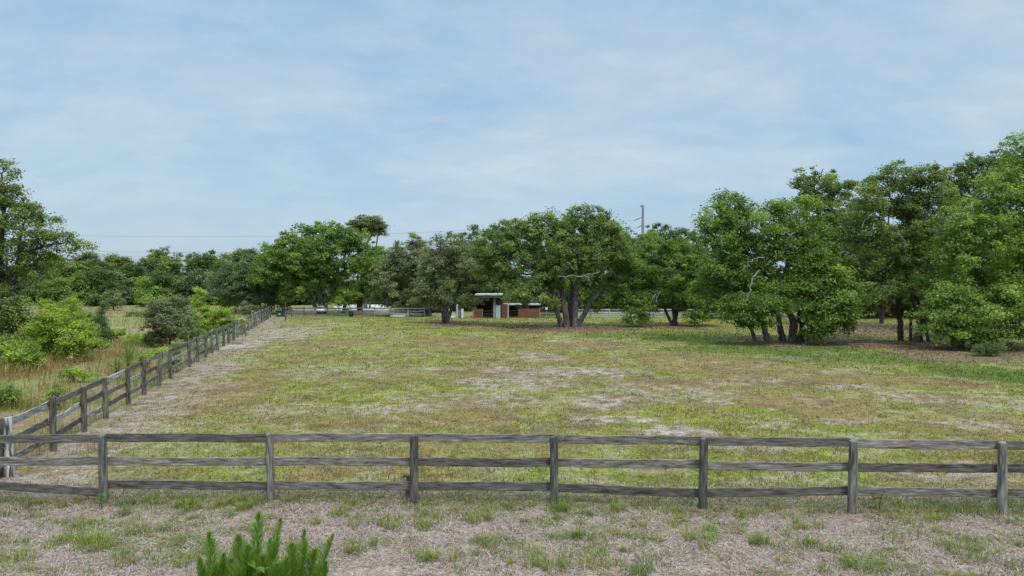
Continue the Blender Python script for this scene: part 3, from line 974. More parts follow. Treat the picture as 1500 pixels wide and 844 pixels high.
# ------------------------------------------------------------------ power line
YP = 150.0
pp = at(941.5, 409, YP)
up = empty("utility_pole", (pp[0], YP, 0), "tall grey steel power pole rising behind the oaks", "utility pole")
zt = at(941, 300.5, YP)[2]
V, F = tube_geo([(0, 0, -.3), (0, 0, zt * .5), (0, 0, zt)], [.42, .33, .24], 12)
obj("mast", mesh_np("mast", V, [F, np.array([[len(V) - 12 + j for j in range(12)]])], M["pole"]), up)
V, F = box_geo(-.62, .1, -.1, .1, zt - .42, zt - .12)
obj("top_bracket", mesh_np("top_bracket", V, F, M["pole"]), up)
for k, (qx, qy, ay, low, name) in enumerate(((929, 323, 318, 347, 0), (932, 334.5, 330, 370, 0), (934, 347, 343, 377, 0))):
    a = at(qx, qy, YP) - np.array((pp[0], YP, 0)); b = np.array((-.2, 0, at(0, ay, YP)[2]))
    V, F = tube_geo([b, b * .66 + a * .34, b * .33 + a * .67, a], [.09, .13, .12, .06], 7)
    obj("insulator", mesh_np("insulator", V, F, M["pole"]), up)
    lx = 280
    xs_ = np.linspace(-330, qx, 40)
    P = [at(x_, low - (low - qy) * ((x_ - lx) / (qx - lx)) ** 2, YP) for x_ in xs_]
    V, F = tube_geo(P, [.026] * len(P), 5)
    cb = obj("power_cable", mesh_np("power_cable", V, F, M["cable"]))
    tag(cb, ["topmost power cable hanging level above the left hand woods", "middle power cable just above the left hand woods", "lowest power cable brushing the top of the left hand woods"][k], "cable", "cables of the power line")

# ------------------------------------------------------------------ trees
PAL = {  # base, light new growth, dark old leaf
    "grey":   ((.088, .112, .056), (.125, .148, .078), (.054, .070, .038)),
    "mid":    ((.070, .108, .030), (.125, .170, .045), (.036, .060, .020)),
    "rich":   ((.066, .118, .024), (.120, .185, .036), (.034, .064, .017)),
    "bright": ((.090, .150, .034), (.150, .220, .048), (.046, .084, .022)),
    "deep":   ((.048, .082, .026), (.084, .125, .036), (.028, .048, .018)),
    "blue":   ((.056, .088, .042), (.098, .138, .060), (.032, .052, .028)),
    "pine":   ((.074, .104, .040), (.120, .150, .060), (.040, .058, .026)),
    "lime":   ((.120, .185, .028), (.190, .265, .045), (.060, .100, .018)),
    "brown":  ((.085, .100, .040), (.125, .140, .060), (.048, .052, .026)),
}


COVER, FINE = 1.7, .74


def leaves(blobs, pal, leaf, cov, rng, cr=.5, nl=60, flat=.6, back=.55, wid=.55, holes=.25):
    """leaf blades gathered in clumps over the volume of each lobe; blobs: (centre, radii)"""
    leaf, nl, wid = leaf * FINE, int(nl * 1.6), wid * 1.08
    base, hi, lo_ = (np.array(c) * g for c, g in zip(PAL[pal], (2.15 * np.array((1.10, .98, 1.0)), 2.5 * np.array((1.10, .98, 1.0)), 1.8)))
    Vs, Cs = [], []
    la = leaf * leaf * wid * .5
    for c, r in blobs:
        a, b, d = r
        area = 4 * math.pi * (((a * b) ** 1.6 + (a * d) ** 1.6 + (b * d) ** 1.6) / 3) ** (1 / 1.6)
        ncl = max(int(cov * COVER * area / la / nl), 4)
        u = rng.randn(ncl * 2, 3)
        u /= np.linalg.norm(u, axis=1)[:, None]
        keep = rng.rand(len(u)) < np.where(u[:, 2] < -.45, .35, 1.0) * np.where(u[:, 1] > .35, back, 1.0)
        lump = vnoise(u[:, 0] * 1.7 + u[:, 2] * .9 + c[0], u[:, 1] * 1.7 + u[:, 2] * 1.3 + c[2], 3)
        keep &= lump > holes * .7
        u, lump = u[keep][:ncl], lump[keep][:ncl]
        m = len(u)
        rad = (1 - .6 * rng.rand(m) ** 1.6) * (.80 + .66 * lump)
        sprig = rng.rand(m) < .18
        rad[sprig] = 1.02 + .30 * rng.rand(sprig.sum())
        cc = c + u * rad[:, None] * np.array(r)
        size = cr * (.55 + .9 * rng.rand(m)) * np.where(sprig, .6, 1)
        cnt = (nl * (.5 + rng.rand(m)) * (size / cr)).astype(int)
        idx = np.repeat(np.arange(m), cnt)
        n = len(idx)
        g = rng.randn(n, 3) * .5
        g[:, 2] *= flat
        P = cc[idx] + g * size[idx][:, None]
        # leaf frame: roughly facing outward and up, scattered
        nrm = u[idx] * .5 + np.array((0, -.05, .55)) + rng.randn(n, 3) * .55
        nrm /= np.linalg.norm(nrm, axis=1)[:, None]
        t = np.cross(nrm, rng.randn(n, 3))
        t /= np.linalg.norm(t, axis=1)[:, None] + 1e-9
        s = np.cross(nrm, t)
        L = leaf * (.6 + .8 * rng.rand(n))[:, None]
        Wd = L * wid
        V = np.stack([P - t * L * .5, P - s * Wd * .5 + nrm * L * .08, P + t * L * .5, P + s * Wd * .5 + nrm * L * .08], 1)
        tone = np.clip(rng.randn(m) * .33, -.8, .9)[idx] + rng.randn(n) * .28
        col = np.where(tone[:, None] > 0, base + (hi - base) * np.clip(tone, 0, 1.3)[:, None], base + (base - lo_) * np.clip(tone, -1, 0)[:, None])
        col = np.clip(col * (.9 + .2 * rng.rand(n))[:, None], .008, 1)
        Vs.append(V.reshape(-1, 3)); Cs.append(np.repeat(col, 4, 0))
    V = np.concatenate(Vs)
    return V, np.arange(len(V)).reshape(-1, 4), np.concatenate(Cs)


def limb_set(tips, blobs, rng, r0, twig=4, jit=.06):
    """limbs from the nearest stem tip to each lobe, with twigs through the lobe"""
    parts = []
    for c, r in blobs:
        d = [np.linalg.norm(c - t) for t, _ in tips]
        i = int(np.argmin(d))
        t, rt = tips[i]
        rr = min(r0, rt * .8)
        mid = t * .5 + c * .5 + rng.randn(3) * .12 * d[i]
        mid[2] += .10 * d[i]
        P, q = smooth_path([t, mid, c], [rr, rr * .65, rr * .4], 5, jit, rng)
        parts.append(tube_geo(P, q, 6, .05, rng))
        for k in range(twig):
            u = rng.randn(3)
            u[2] = abs(u[2]) * .8
            u /= np.linalg.norm(u)
            e = c + u * np.array(r) * (.85 + .3 * rng.rand())
            s = P[rng.randint(len(P) // 2, len(P))]
            m = s * .5 + e * .5 + rng.randn(3) * .15 * np.linalg.norm(e - s)
            P2, q2 = smooth_path([s, m, e], [rr * .48, rr * .34, rr * .14], 4, jit * .6, rng)
            parts.append(tube_geo(P2, q2, 5, .05, rng))
    return parts


def tree(name, label, base, stems, blobs, pal, Y=None, leaf=.26, cov=.85, cr=.5, nl=60, seed=1, group=None, limb=.12, twig=4, cat="tree", trunk=True,
         dead=None, moss=None, flat=.6, holes=.25, wid=.55, depth=.95, crown="crown"):
    """stems and lobes are surveyed as image rows and columns, at the tree's own distance"""
    rng = np.random.RandomState(seed)
    gp = ground(*base)
    if Y is None:
        Y = gp[1]
    root = np.array((at(base[0], base[1], Y)[0], Y, 0))
    k = Y / 1000.0
    B = []
    cxm = np.mean([b[0] for b in blobs])
    for b in blobs:
        px, py, rx, ry = b[:4]
        dz = b[4] if len(b) > 4 else rng.uniform(-.35, .35) * max(rx, ry) * k
        c = at(px, py, Y + dz) - root
        B.append((c, (rx * k, (rx + ry) * .5 * k * depth, ry * k)))
    e = empty(name, tuple(root), label, cat, group)
    if trunk:
        parts, tips = [], []
        for st_ in stems:
            P, q = [], []
            for i, s in enumerate(st_):
                dz = s[3] if len(s) > 3 else rng.uniform(-.4, .4) * (i > 0)
                w = at(s[0], s[1], Y + (dz if i else (s[3] if len(s) > 3 else rng.uniform(-.25, .25)))) - root
                if i == 0:
                    w[2] = -.15
                P.append(w); q.append(s[2] * k * .74)
            P0, q0 = smooth_path(P, q, 5, .03, rng)
            q0 = q0 * (1 + .28 * np.exp(-np.maximum(P0[:, 2] + .15, 0) / .35))
            parts.append(tube_geo(P0, q0, 10, .06, rng))
            for j in range(len(P0) // 2, len(P0)):
                tips.append((P0[j], q0[j]))
        parts += limb_set(tips, B, rng, limb, twig)
        V, F = join_geo(parts)
        obj("trunk", mesh_np("trunk", V, F, M["bark"], None, True), e)
    V, F, C = leaves(B, pal, leaf, cov, rng, cr, nl, flat, .55, wid, holes)
    obj(crown, mesh_np(crown, V, F, M["leaf"], C), e)
    if dead:
        for path in dead:
            P = [at(a, b, Y + dz) - root for a, b, _, dz in path]
            P0, q0 = smooth_path(P, [c * k * .6 for _, _, c, _ in path], 5, .06, rng)
            V, F = tube_geo(P0, q0, 7, .05, rng)
            obj("dead_branch", mesh_np("dead_branch", V, F, M["deadwood"], None, True), e)
    if moss:
        Vm, Cm = [], []
        for px, py, rx, ln, dz in moss:
            n = 70
            c = at(px, py, Y + dz) - root
            x0 = c + np.stack([rng.randn(n) * rx * k * .55, rng.randn(n) * .6, rng.randn(n) * .7], -1)
            L = ln * k * .35 * (.3 + .9 * rng.rand(n))
            w = .025 + .03 * rng.rand(n)
            a = rng.uniform(0, 3.14, n)
            s = np.stack([np.cos(a) * w, np.sin(a) * w, np.zeros(n)], -1)
            dn = np.stack([rng.randn(n) * .06, rng.randn(n) * .06, -L], -1)
            Vm.append(np.stack([x0 - s, x0 + s, x0 + dn + s * .2, x0 + dn - s * .2], 1).reshape(-1, 3))
            Cm.append(np.repeat(np.array((.16, .165, .125))[None] * (.6 + .7 * rng.rand(n))[:, None], 4, 0))
        V = np.concatenate(Vm)
        obj("hanging_moss", mesh_np("hanging_moss", V, np.arange(len(V)).reshape(-1, 4), M["dry"], np.concatenate(Cm)), e)
    return e


OAK = "live oaks of the paddock"
# -- single trunk grey oak left of the stable
tree("oak_tree", "small grey green oak with one short trunk just left of the stable", (652, 474),
     [[(652, 474.5, 6.5), (652, 460, 5.2), (654, 445, 5), (656, 425, 4)], [(653, 446, 3.5), (640, 425, 3), (634, 400, 2.2)], [(654, 444, 3.5), (672, 420, 3), (682, 398, 2.2)]],
     [(655, 360, 22, 16), (632, 384, 20, 20), (682, 390, 30, 24), (660, 408, 34, 22), (628, 424, 22, 18), (697, 414, 22, 20), (645, 440, 24, 12), (682, 439, 24, 12), (672, 372, 22, 16), (648, 388, 22, 20), (712, 400, 16, 16), (618, 440, 12, 9)],
     "grey", cov=.75, seed=11, holes=.35, leaf=.24)
# -- grey oak over the pale fence
tree("oak_tree", "wide grey green oak drooping over the pale board fence", (627, 463), [[(627, 463.5, 7), (624, 448, 6.5), (618, 425, 5), (606, 395, 3)], [(624, 446, 4), (600, 430, 3), (575, 420, 2)]],
     [(603, 360, 22, 15), (584, 384, 27, 20), (612, 388, 28, 24), (571, 414, 27, 24), (600, 418, 34, 26), (561, 438, 16, 13), (588, 443, 26, 12), (622, 430, 20, 18), (620, 370, 20, 14), (575, 398, 20, 14), (608, 447, 18, 9)],
     "grey", Y=78.5, cov=.75, seed=12, holes=.3, leaf=.26)
# -- many stemmed oak, middle
tree("oak_tree", "broad many stemmed oak standing at the centre right of the stable", (833, 479),
     [[(823, 479.5, 5.5, -.2), (816, 455, 4.8, -.4), (810, 428, 4, -.5), (800, 400, 3, 0)], [(831, 480, 6.5, -.5), (827, 450, 5.6, -.4), (822, 420, 5, 0), (818, 385, 3.5, 0)],
      [(842, 480, 6.5, -.3), (843, 450, 6, -.2), (845, 420, 5.2, 0), (852, 380, 3.5, 0)], [(846, 479, 5.5, .2), (858, 455, 5, .2), (874, 432, 4, .3), (892, 412, 3, .4)], [(836, 479, 5, .6), (836, 440, 4.5, 1), (838, 400, 3.5, 1.5), (840, 360, 3, 1.5)]],
     [(760, 345, 36, 22), (724, 366, 27, 25), (800, 332, 32, 20), (852, 322, 34, 18), (884, 340, 26, 20), (822, 356, 44, 26), (768, 384, 44, 26), (718, 398, 22, 20), (876, 370, 38, 26), (904, 386, 18, 22),
      (838, 384, 40, 18), (790, 408, 34, 16), (764, 428, 28, 15, -1.5), (776, 438, 34, 11, -2.0), (742, 412, 18, 12), (855, 345, 40, 24), (895, 358, 18, 16), (900, 410, 16, 12), (872, 440, 20, 14, .8), (800, 418, 26, 10), (716, 384, 22, 20)],
     "mid", cov=.8, seed=13, leaf=.25, twig=6, limb=.16,
     dead=[[(818, 404, 1.6, -2.2), (838, 405, 1.5, -2.6), (862, 403, 1.2, -2.8), (880, 399, .7, -2.6)], [(858, 404, 1.0, -2.7), (864, 412, .8, -2.8), (864, 420, .5, -2.8)], [(815, 398, 1.0, -2.2), (832, 394, .6, -2.4)]])
# -- slender trunk oak with drooping skirts
tree("oak_tree", "bright green oak on a slender dark trunk with foliage drooping to the grass", (988, 477),
     [[(988, 477.5, 5, 0), (988, 462, 4.2, 0), (985, 442, 3.8, 0), (980, 410, 3, 0)], [(987, 450, 3, 0), (1000, 425, 2.4, 0), (1010, 395, 2, 0)], [(986, 446, 3, 0), (962, 425, 2.4, 0), (945, 405, 2, 0)]],
     [(960, 364, 24, 18), (985, 374, 30, 22), (1010, 384, 24, 24), (938, 398, 28, 26), (974, 408, 36, 26), (1008, 418, 28, 26), (924, 428, 22, 20), (953, 438, 26, 14), (1006, 446, 24, 14), (913, 446, 13, 14, -1.8),
      (930, 460, 15, 11, -2.2), (918, 470, 8, 7, -2.4), (940, 470, 8, 6, -2.2), (1018, 462, 12, 9, -1.8), (1018, 472, 4, 6, -2), (905, 432, 18, 18, -1), (940, 448, 22, 14, -1.6), (925, 448, 16, 12, -1.8), (1024, 446, 20, 14, -1), (985, 436, 30, 12), (1036, 438, 22, 20), (1046, 455, 16, 11, -1.2), (1030, 400, 20, 20), (950, 384, 24, 18)],
     "rich", cov=.8, seed=14, leaf=.24, twig=5,
     dead=[[(962, 430, 1.0, -2.6), (956, 437, .9, -2.8), (952, 447, .6, -2.8)], [(968, 427, .9, -2.6), (960, 442, .7, -3.0)]])
# -- the clump with many trunks
tree("oak_tree", "large oak clump on six grey trunks with low leafy skirts and bleached dead branches", (1160, 501),
     [[(1125, 500, 6, -.2), (1121, 486, 5.4, -.2), (1114, 468, 5, -.1), (1104, 445, 3.5, 0)], [(1146, 499, 5.5, .3), (1142, 480, 5, .3), (1138, 455, 4.2, .3), (1130, 425, 3, .5)],
      [(1156, 499, 4.2, .7), (1160, 475, 4.2, .6), (1154, 448, 5, .2), (1150, 410, 4.2, 0), (1156, 370, 3.6, -.4), (1165, 338, 2.6, -.5)],
      [(1161, 502, 8.5, -.6), (1163, 485, 6.4, -.6), (1162, 470, 6, -.5), (1152, 448, 5.5, 0), (1140, 415, 4, .4)],
      [(1174, 501, 4.6, .1), (1175, 480, 4, .1), (1170, 465, 3.6, 0), (1176, 430, 3, .4)], [(1183, 501, 5.2, .2), (1190, 482, 4.2, .3), (1203, 455, 3.4, .6), (1214, 425, 2.6, .8)],
      [(1166, 470, 2.6, -.6), (1180, 470, 2.4, -.8), (1196, 473, 2.2, -.9)], [(1150, 430, 4, .2), (1120, 400, 3.2, 0), (1085, 365, 2.4, 0)], [(1108, 450, 3.6, .4), (1085, 448, 3.4, .8), (1052, 441, 3.4, 1.0), (1040, 428, 2.4, 1.2)]],
     [(1070, 308, 30, 20), (1046, 338, 26, 26), (1098, 325, 36, 28), (1160, 314, 34, 20), (1136, 346, 36, 26), (1058, 372, 36, 28), (1106, 376, 42, 28), (1160, 378, 36, 28), (1038, 408, 28, 26), (1082, 424, 34, 18),
      (1130, 415, 34, 20, -.6), (1192, 396, 28, 24, -1), (1216, 424, 32, 26, -1.6), (1212, 454, 34, 24, -2.2), (1196, 482, 15, 13, -2.4), (1226, 474, 18, 16, -2), (1100, 452, 36, 16, -2.2), (1082, 468, 18, 11, -2.4), (1128, 450, 22, 14, -2.2),
      (1180, 350, 34, 26), (1120, 360, 34, 26), (1086, 478, 10, 6, -2.3), (1112, 474, 16, 7, -2.4), (1200, 372, 26, 22), (1180, 425, 24, 20, -1.4), (1070, 345, 28, 24), (1050, 432, 22, 16), (1074, 458, 20, 12, -2.2), (1110, 462, 26, 12, -2.4), (1236, 452, 18, 20, -1.4), (1204, 436, 30, 22, -2), (1060, 400, 30, 24), (1044, 452, 14, 12, -1), (1228, 436, 26, 26, -2.2), (1212, 474, 22, 15, -2.4), (1192, 492, 10, 8, -2.4), (1216, 406, 26, 20, -1.6), (1240, 470, 12, 16, -2)],
     "rich", cov=.8, seed=15, leaf=.22, cr=.48, twig=6, limb=.16,
     dead=[[(1116, 376, 1.4, -2.8), (1104, 380, 1.5, -3.4), (1094, 385, 1.5, -3.6), (1086, 397, 1.2, -3.7)], [(1113, 396, 1.4, -3.4), (1104, 404, 1.5, -3.6), (1098, 420, 1.5, -3.7), (1092, 438, 1.2, -3.7)], [(1098, 384, .8, -3.6), (1096, 378, .6, -3.6), (1103, 375, .4, -3.6)],
           [(1150, 365, 3.2, -2.2), (1157, 347, 2.4, -2.8), (1148, 343, 1.6, -3.0), (1139, 342, 1.0, -3.1)], [(1156, 350, 1.8, -2.8), (1166, 337, 1.2, -3.0)], [(1068, 372, 1.2, -3.3), (1060, 367, .9, -3.4)], [(1040, 408, .8, -2.6), (1046, 403, .7, -2.8), (1052, 406, .5, -2.8)]])
# -- oaks behind the clump
tree("oak_tree", "tall feathery topped oak rising behind the six trunk clump", (1215, 478), [[(1215, 478, 7), (1210, 440, 6), (1205, 380, 5), (1198, 310, 3)]],
     [(1172, 272, 20, 17), (1204, 262, 20, 15), (1212, 286, 26, 20), (1186, 296, 24, 18), (1240, 292, 22, 22), (1200, 318, 38, 20), (1240, 330, 34, 24), (1180, 340, 30, 20), (1230, 370, 34, 24), (1195, 375, 30, 20)],
     "mid", Y=62, cov=.72, seed=16, leaf=.24, cr=.42, holes=.35, twig=6)
tree("oak_tree", "tall spreading oak with a leaning dark trunk behind the palms", (1343, 501),
     [[(1338, 501.5, 6, -.2), (1346, 488, 5.4, -.2), (1354, 474, 5, -.1), (1362, 455, 5, 0), (1364, 435, 4.5, 0), (1352, 405, 4, 0), (1340, 370, 3.4, 0), (1332, 325, 2.4, 0)], [(1362, 450, 3.6, .3), (1340, 432, 3, .2), (1310, 415, 2.4, 0)], [(1352, 405, 3, 0), (1320, 370, 2.5, 0), (1300, 330, 2, 0)], [(1345, 385, 3, 0), (1365, 340, 2.2, 0)]],
     [(1290, 272, 24, 18), (1322, 262, 30, 20), (1356, 264, 26, 17), (1268, 300, 30, 24), (1310, 302, 36, 24), (1356, 298, 34, 26), (1258, 342, 34, 26), (1300, 356, 44, 24), (1344, 342, 34, 24), (1254, 392, 36, 24), (1300, 396, 42, 22), (1346, 390, 34, 20),
      (1272, 426, 32, 15, -1), (1224, 392, 22, 20), (1306, 424, 36, 12, -1), (1330, 315, 30, 20), (1280, 440, 22, 10, -1.6), (1244, 430, 20, 12, -1)],
     "mid", cov=.78, seed=17, leaf=.22, cr=.46, twig=6, limb=.16, holes=.33,
     dead=[[(1262, 335, 1.0, -3.0), (1272, 318, .9, -3.2), (1281, 312, .6, -3.2)], [(1328, 368, 1.8, -2.8), (1324, 352, 1.5, -3.0), (1316, 345, 1.0, -3.0), (1300, 338, .7, -3.0)], [(1326, 360, 1.3, -3.0), (1332, 355, .9, -3.1)], [(1245, 372, .9, -3.0), (1238, 368, .8, -3.1), (1228, 374, .5, -3.1)]])
tree("oak_tree", "dark tall oak behind the bright right hand tree", (1425, 486), [[(1425, 486, 8), (1425, 440, 7), (1428, 380, 5), (1430, 290, 3)]],
     [(1398, 266, 24, 17), (1436, 246, 26, 16), (1420, 286, 36, 24), (1462, 240, 20, 16), (1385, 295, 28, 22), (1400, 325, 40, 26), (1380, 360, 36, 30), (1455, 275, 30, 24), (1376, 400, 26, 28), (1384, 435, 20, 14)],
     "deep", Y=56, cov=.78, seed=18, leaf=.24, cr=.45, twig=4)
tree("oak_tree", "bright green spreading tree at the right edge with branches sweeping to the ground", (1404, 509),
     [[(1402, 509.5, 7.5, 0), (1410, 494, 7, 0), (1424, 474, 6, .1), (1446, 450, 5.5, .2), (1474, 425, 5, .3), (1500, 395, 4.5, .3), (1510, 320, 3.5, .3)], [(1400, 509, 4.4, .2), (1395, 490, 4, .2), (1390, 465, 3, 0)], [(1450, 446, 3.4, 0), (1440, 410, 2.6, 0), (1430, 365, 2, 0)], [(1425, 474, 3, -.2), (1460, 470, 2.5, -.4), (1490, 466, 2, -.5)]],
     [(1500, 226, 24, 24), (1484, 256, 30, 24), (1446, 290, 34, 24), (1490, 300, 42, 32), (1402, 330, 36, 24), (1440, 346, 44, 28), (1500, 356, 40, 38), (1398, 366, 32, 18), (1460, 392, 40, 22), (1424, 414, 28, 14), (1508, 416, 36, 28),
      (1392, 458, 36, 24, -1.6), (1438, 460, 44, 24, -2), (1488, 454, 34, 24, -2.2), (1396, 486, 34, 13, -1.8), (1448, 490, 30, 13, -2.2), (1484, 490, 20, 13, -2.2), (1452, 505, 12, 7, -2.4), (1382, 440, 20, 16, -1.2), (1420, 380, 36, 20, -.6), (1468, 428, 30, 16),
      (1470, 440, 30, 16, -1.8), (1500, 470, 26, 18, -2), (1410, 440, 30, 16, -1.6), (1376, 470, 18, 14, -1.6), (1480, 425, 34, 16, -1), (1430, 398, 30, 18, -.8), (1366, 420, 22, 20, 1), (1550, 260, 50, 44), (1560, 340, 50, 44), (1555, 420, 46, 36), (1536, 470, 30, 24, -1)],
     "bright", cov=.8, seed=19, leaf=.20, cr=.46, twig=5, limb=.14)
tree("bush", "low dark bush growing at the foot of the right edge tree", (1452, 522), [[(1452, 523, 1.2), (1450, 510, .8)]], [(1446, 510, 14, 9), (1462, 513, 12, 8), (1436, 514, 9, 6)], "deep", cov=.8, seed=20, leaf=.14, cr=.25, nl=40, twig=2, limb=.03, cat="bush")
# -- behind the slender trunk tree
tree("oak_tree", "rounded oak filling the gap behind the slender trunk oak beside the power pole", (918, 461), [[(918, 461, 6), (916, 430, 5), (915, 390, 4)]],
     [(902, 350, 24, 17), (930, 362, 22, 16), (952, 348, 14, 10), (905, 375, 36, 26), (945, 385, 34, 24), (884, 402, 28, 26), (930, 412, 40, 26), (900, 430, 30, 18)],
     "mid", Y=88, cov=.75, seed=21, leaf=.30, cr=.55)
tree("oak_tree", "thin topped oak just right of the power pole", (975, 460), [[(975, 460, 6), (976, 420, 5), (978, 370, 3)]],
     [(962, 338, 16, 9), (980, 345, 18, 12), (1000, 352, 20, 14), (968, 362, 28, 18), (1000, 378, 28, 20), (1020, 365, 20, 16), (985, 400, 40, 26), (1030, 395, 26, 24), (1010, 425, 34, 18)],
     "blue", Y=95, cov=.7, seed=22, leaf=.30, cr=.5, holes=.35)
tree("oak_tree", "dark oak crown behind the stable roof", (735, 462), [[(735, 462, 7), (732, 430, 6), (735, 390, 4)]],
     [(700, 355, 26, 18), (735, 350, 26, 20), (690, 385, 26, 24), (740, 390, 44, 28), (700, 420, 30, 20), (755, 420, 36, 18), (790, 380, 30, 28), (790, 420, 30, 18)],
     "deep", Y=92, cov=.85, seed=23, leaf=.32, cr=.6)
tree("oak_tree", "shaded oak behind the many stemmed oak", (870, 461), [[(870, 461, 7), (868, 430, 6), (868, 390, 4)]],
     [(830, 390, 40, 28), (880, 400, 36, 26), (845, 425, 38, 20), (885, 430, 30, 18), (812, 430, 24, 16)],
     "deep", Y=94, cov=.85, seed=24, leaf=.32, cr=.6)
# -- far left group
tree("oak_tree", "tallest dark oak hung with moss over the far left fence", (472, 462), [[(472, 462.5, 8, 0), (471, 450, 6.5, 0), (468, 430, 6, 0), (462, 400, 5, 0), (458, 365, 3, 0)], [(470, 445, 4.5, 0), (490, 420, 4, 0), (505, 395, 3, 0)], [(468, 438, 4, 0), (445, 418, 3.4, 0), (425, 400, 2.6, 0)], [(503, 462, 4, 1), (506, 440, 3.5, 1), (510, 415, 3, 1)]],
     [(470, 340, 26, 13), (440, 350, 26, 15), (500, 346, 32, 16), (412, 380, 26, 22), (395, 402, 22, 22), (448, 382, 42, 26), (500, 380, 42, 28), (430, 412, 40, 22), (485, 412, 40, 20), (534, 392, 24, 20), (420, 365, 24, 14), (525, 360, 18, 14), (508, 440, 20, 14, -2), (470, 365, 40, 20)],
     "rich", Y=82, cov=.85, seed=25, leaf=.30, cr=.55, twig=5)
tree("oak_tree", "dark green oak between the mossy oak and the grey oak over the pale fence", (527, 461), [[(527, 461.5, 6, 0), (527, 440, 5, 0), (530, 410, 4, 0)]],
     [(545, 378, 24, 15), (530, 400, 34, 22), (556, 404, 22, 22), (540, 428, 34, 18), (516, 432, 24, 14), (552, 385, 24, 16)],
     "rich", Y=90, cov=.85, seed=26, leaf=.32, cr=.55)
tree("pine_tree", "flat topped pine standing above the far left oaks", (529, 459), [[(529, 459, 3.5, 0), (531, 420, 3.2, 0), (534, 385, 3, 0), (537, 358, 2.6, 0), (545, 345, 2, 0)], [(537, 360, 1.8, 0), (528, 348, 1.4, 0), (522, 338, .9, 0)], [(541, 352, 1.6, 0), (553, 348, 1.2, 0), (560, 340, .8, 0)], [(534, 374, 1.4, 0), (524, 362, 1.2, 0), (516, 354, .8, 0)]],
     [(540, 324, 22, 7), (538, 331, 24, 7), (526, 334, 14, 7), (553, 333, 14, 7), (538, 335, 16, 7), (561, 340, 7, 5), (518, 350, 9, 4), (525, 344, 8, 4), (546, 344, 12, 5)],
     "pine", Y=100, cov=.95, seed=27, leaf=.30, cr=.55, flat=.45, twig=3, limb=.1)
tree("oak_tree", "bluish dark oak above the far corner of the side fence", (378, 463), [[(378, 463, 6), (378, 440, 5), (375, 415, 4)]],
     [(352, 400, 34, 20), (384, 408, 28, 20), (340, 424, 30, 18), (370, 430, 36, 18), (404, 430, 30, 18), (352, 446, 22, 12), (390, 446, 26, 10), (325, 418, 20, 14)],
     "blue", Y=84, cov=.85, seed=28, leaf=.28, cr=.55)
tree("bush", "small grey green bush at the far corner outside the side fence", (366, 461), [[(366, 461, 1.4), (366, 452, 1)]], [(362, 449, 10, 8), (372, 453, 8, 6), (355, 455, 8, 5)], "grey", Y=74, cov=.85, seed=29, leaf=.18, cr=.3, nl=40, twig=2, limb=.04, cat="bush")
# -- left edge tree
tree("oak_tree", "tall open crowned tree at the left edge of the rough pasture", (-22, 530),
     [[(-22, 530.5, 9, 0), (-16, 480, 7.5, 0), (-8, 430, 6.5, 0), (0, 380, 5, 0), (6, 320, 3.5, 0), (2, 265, 2, 0)], [(-8, 430, 4.5, 0), (20, 400, 3.5, 0), (55, 365, 2.4, 0), (95, 355, 1.2, 0)], [(0, 385, 3.5, 0), (30, 345, 2.4, 0), (50, 312, 1.4, 0)], [(-12, 460, 4, 0), (-50, 400, 3.4, 0), (-60, 330, 2.4, 0)]],
     [(4, 248, 16, 11), (0, 275, 22, 15), (24, 288, 13, 9), (2, 302, 26, 15), (46, 305, 16, 9), (32, 318, 20, 12), (62, 325, 18, 11), (76, 345, 18, 11), (102, 354, 15, 9), (120, 362, 12, 7), (50, 345, 24, 15), (10, 335, 30, 18), (86, 370, 20, 11), (30, 368, 34, 18), (60, 382, 26, 13), (8, 395, 36, 20), (52, 402, 22, 11),
      (0, 425, 32, 20), (22, 440, 26, 16, -1), (-4, 458, 26, 16, -1), (-6, 486, 24, 16, -1), (16, 496, 16, 12, -1.4), (-14, 470, 30, 20, .5), (26, 462, 20, 12, -1), (-40, 290, 34, 34), (-50, 350, 40, 40), (-45, 410, 36, 34), (10, 470, 16, 10, -1)],
     "mid", cov=.62, seed=30, leaf=.15, cr=.34, nl=50, holes=.5, twig=6, limb=.1)

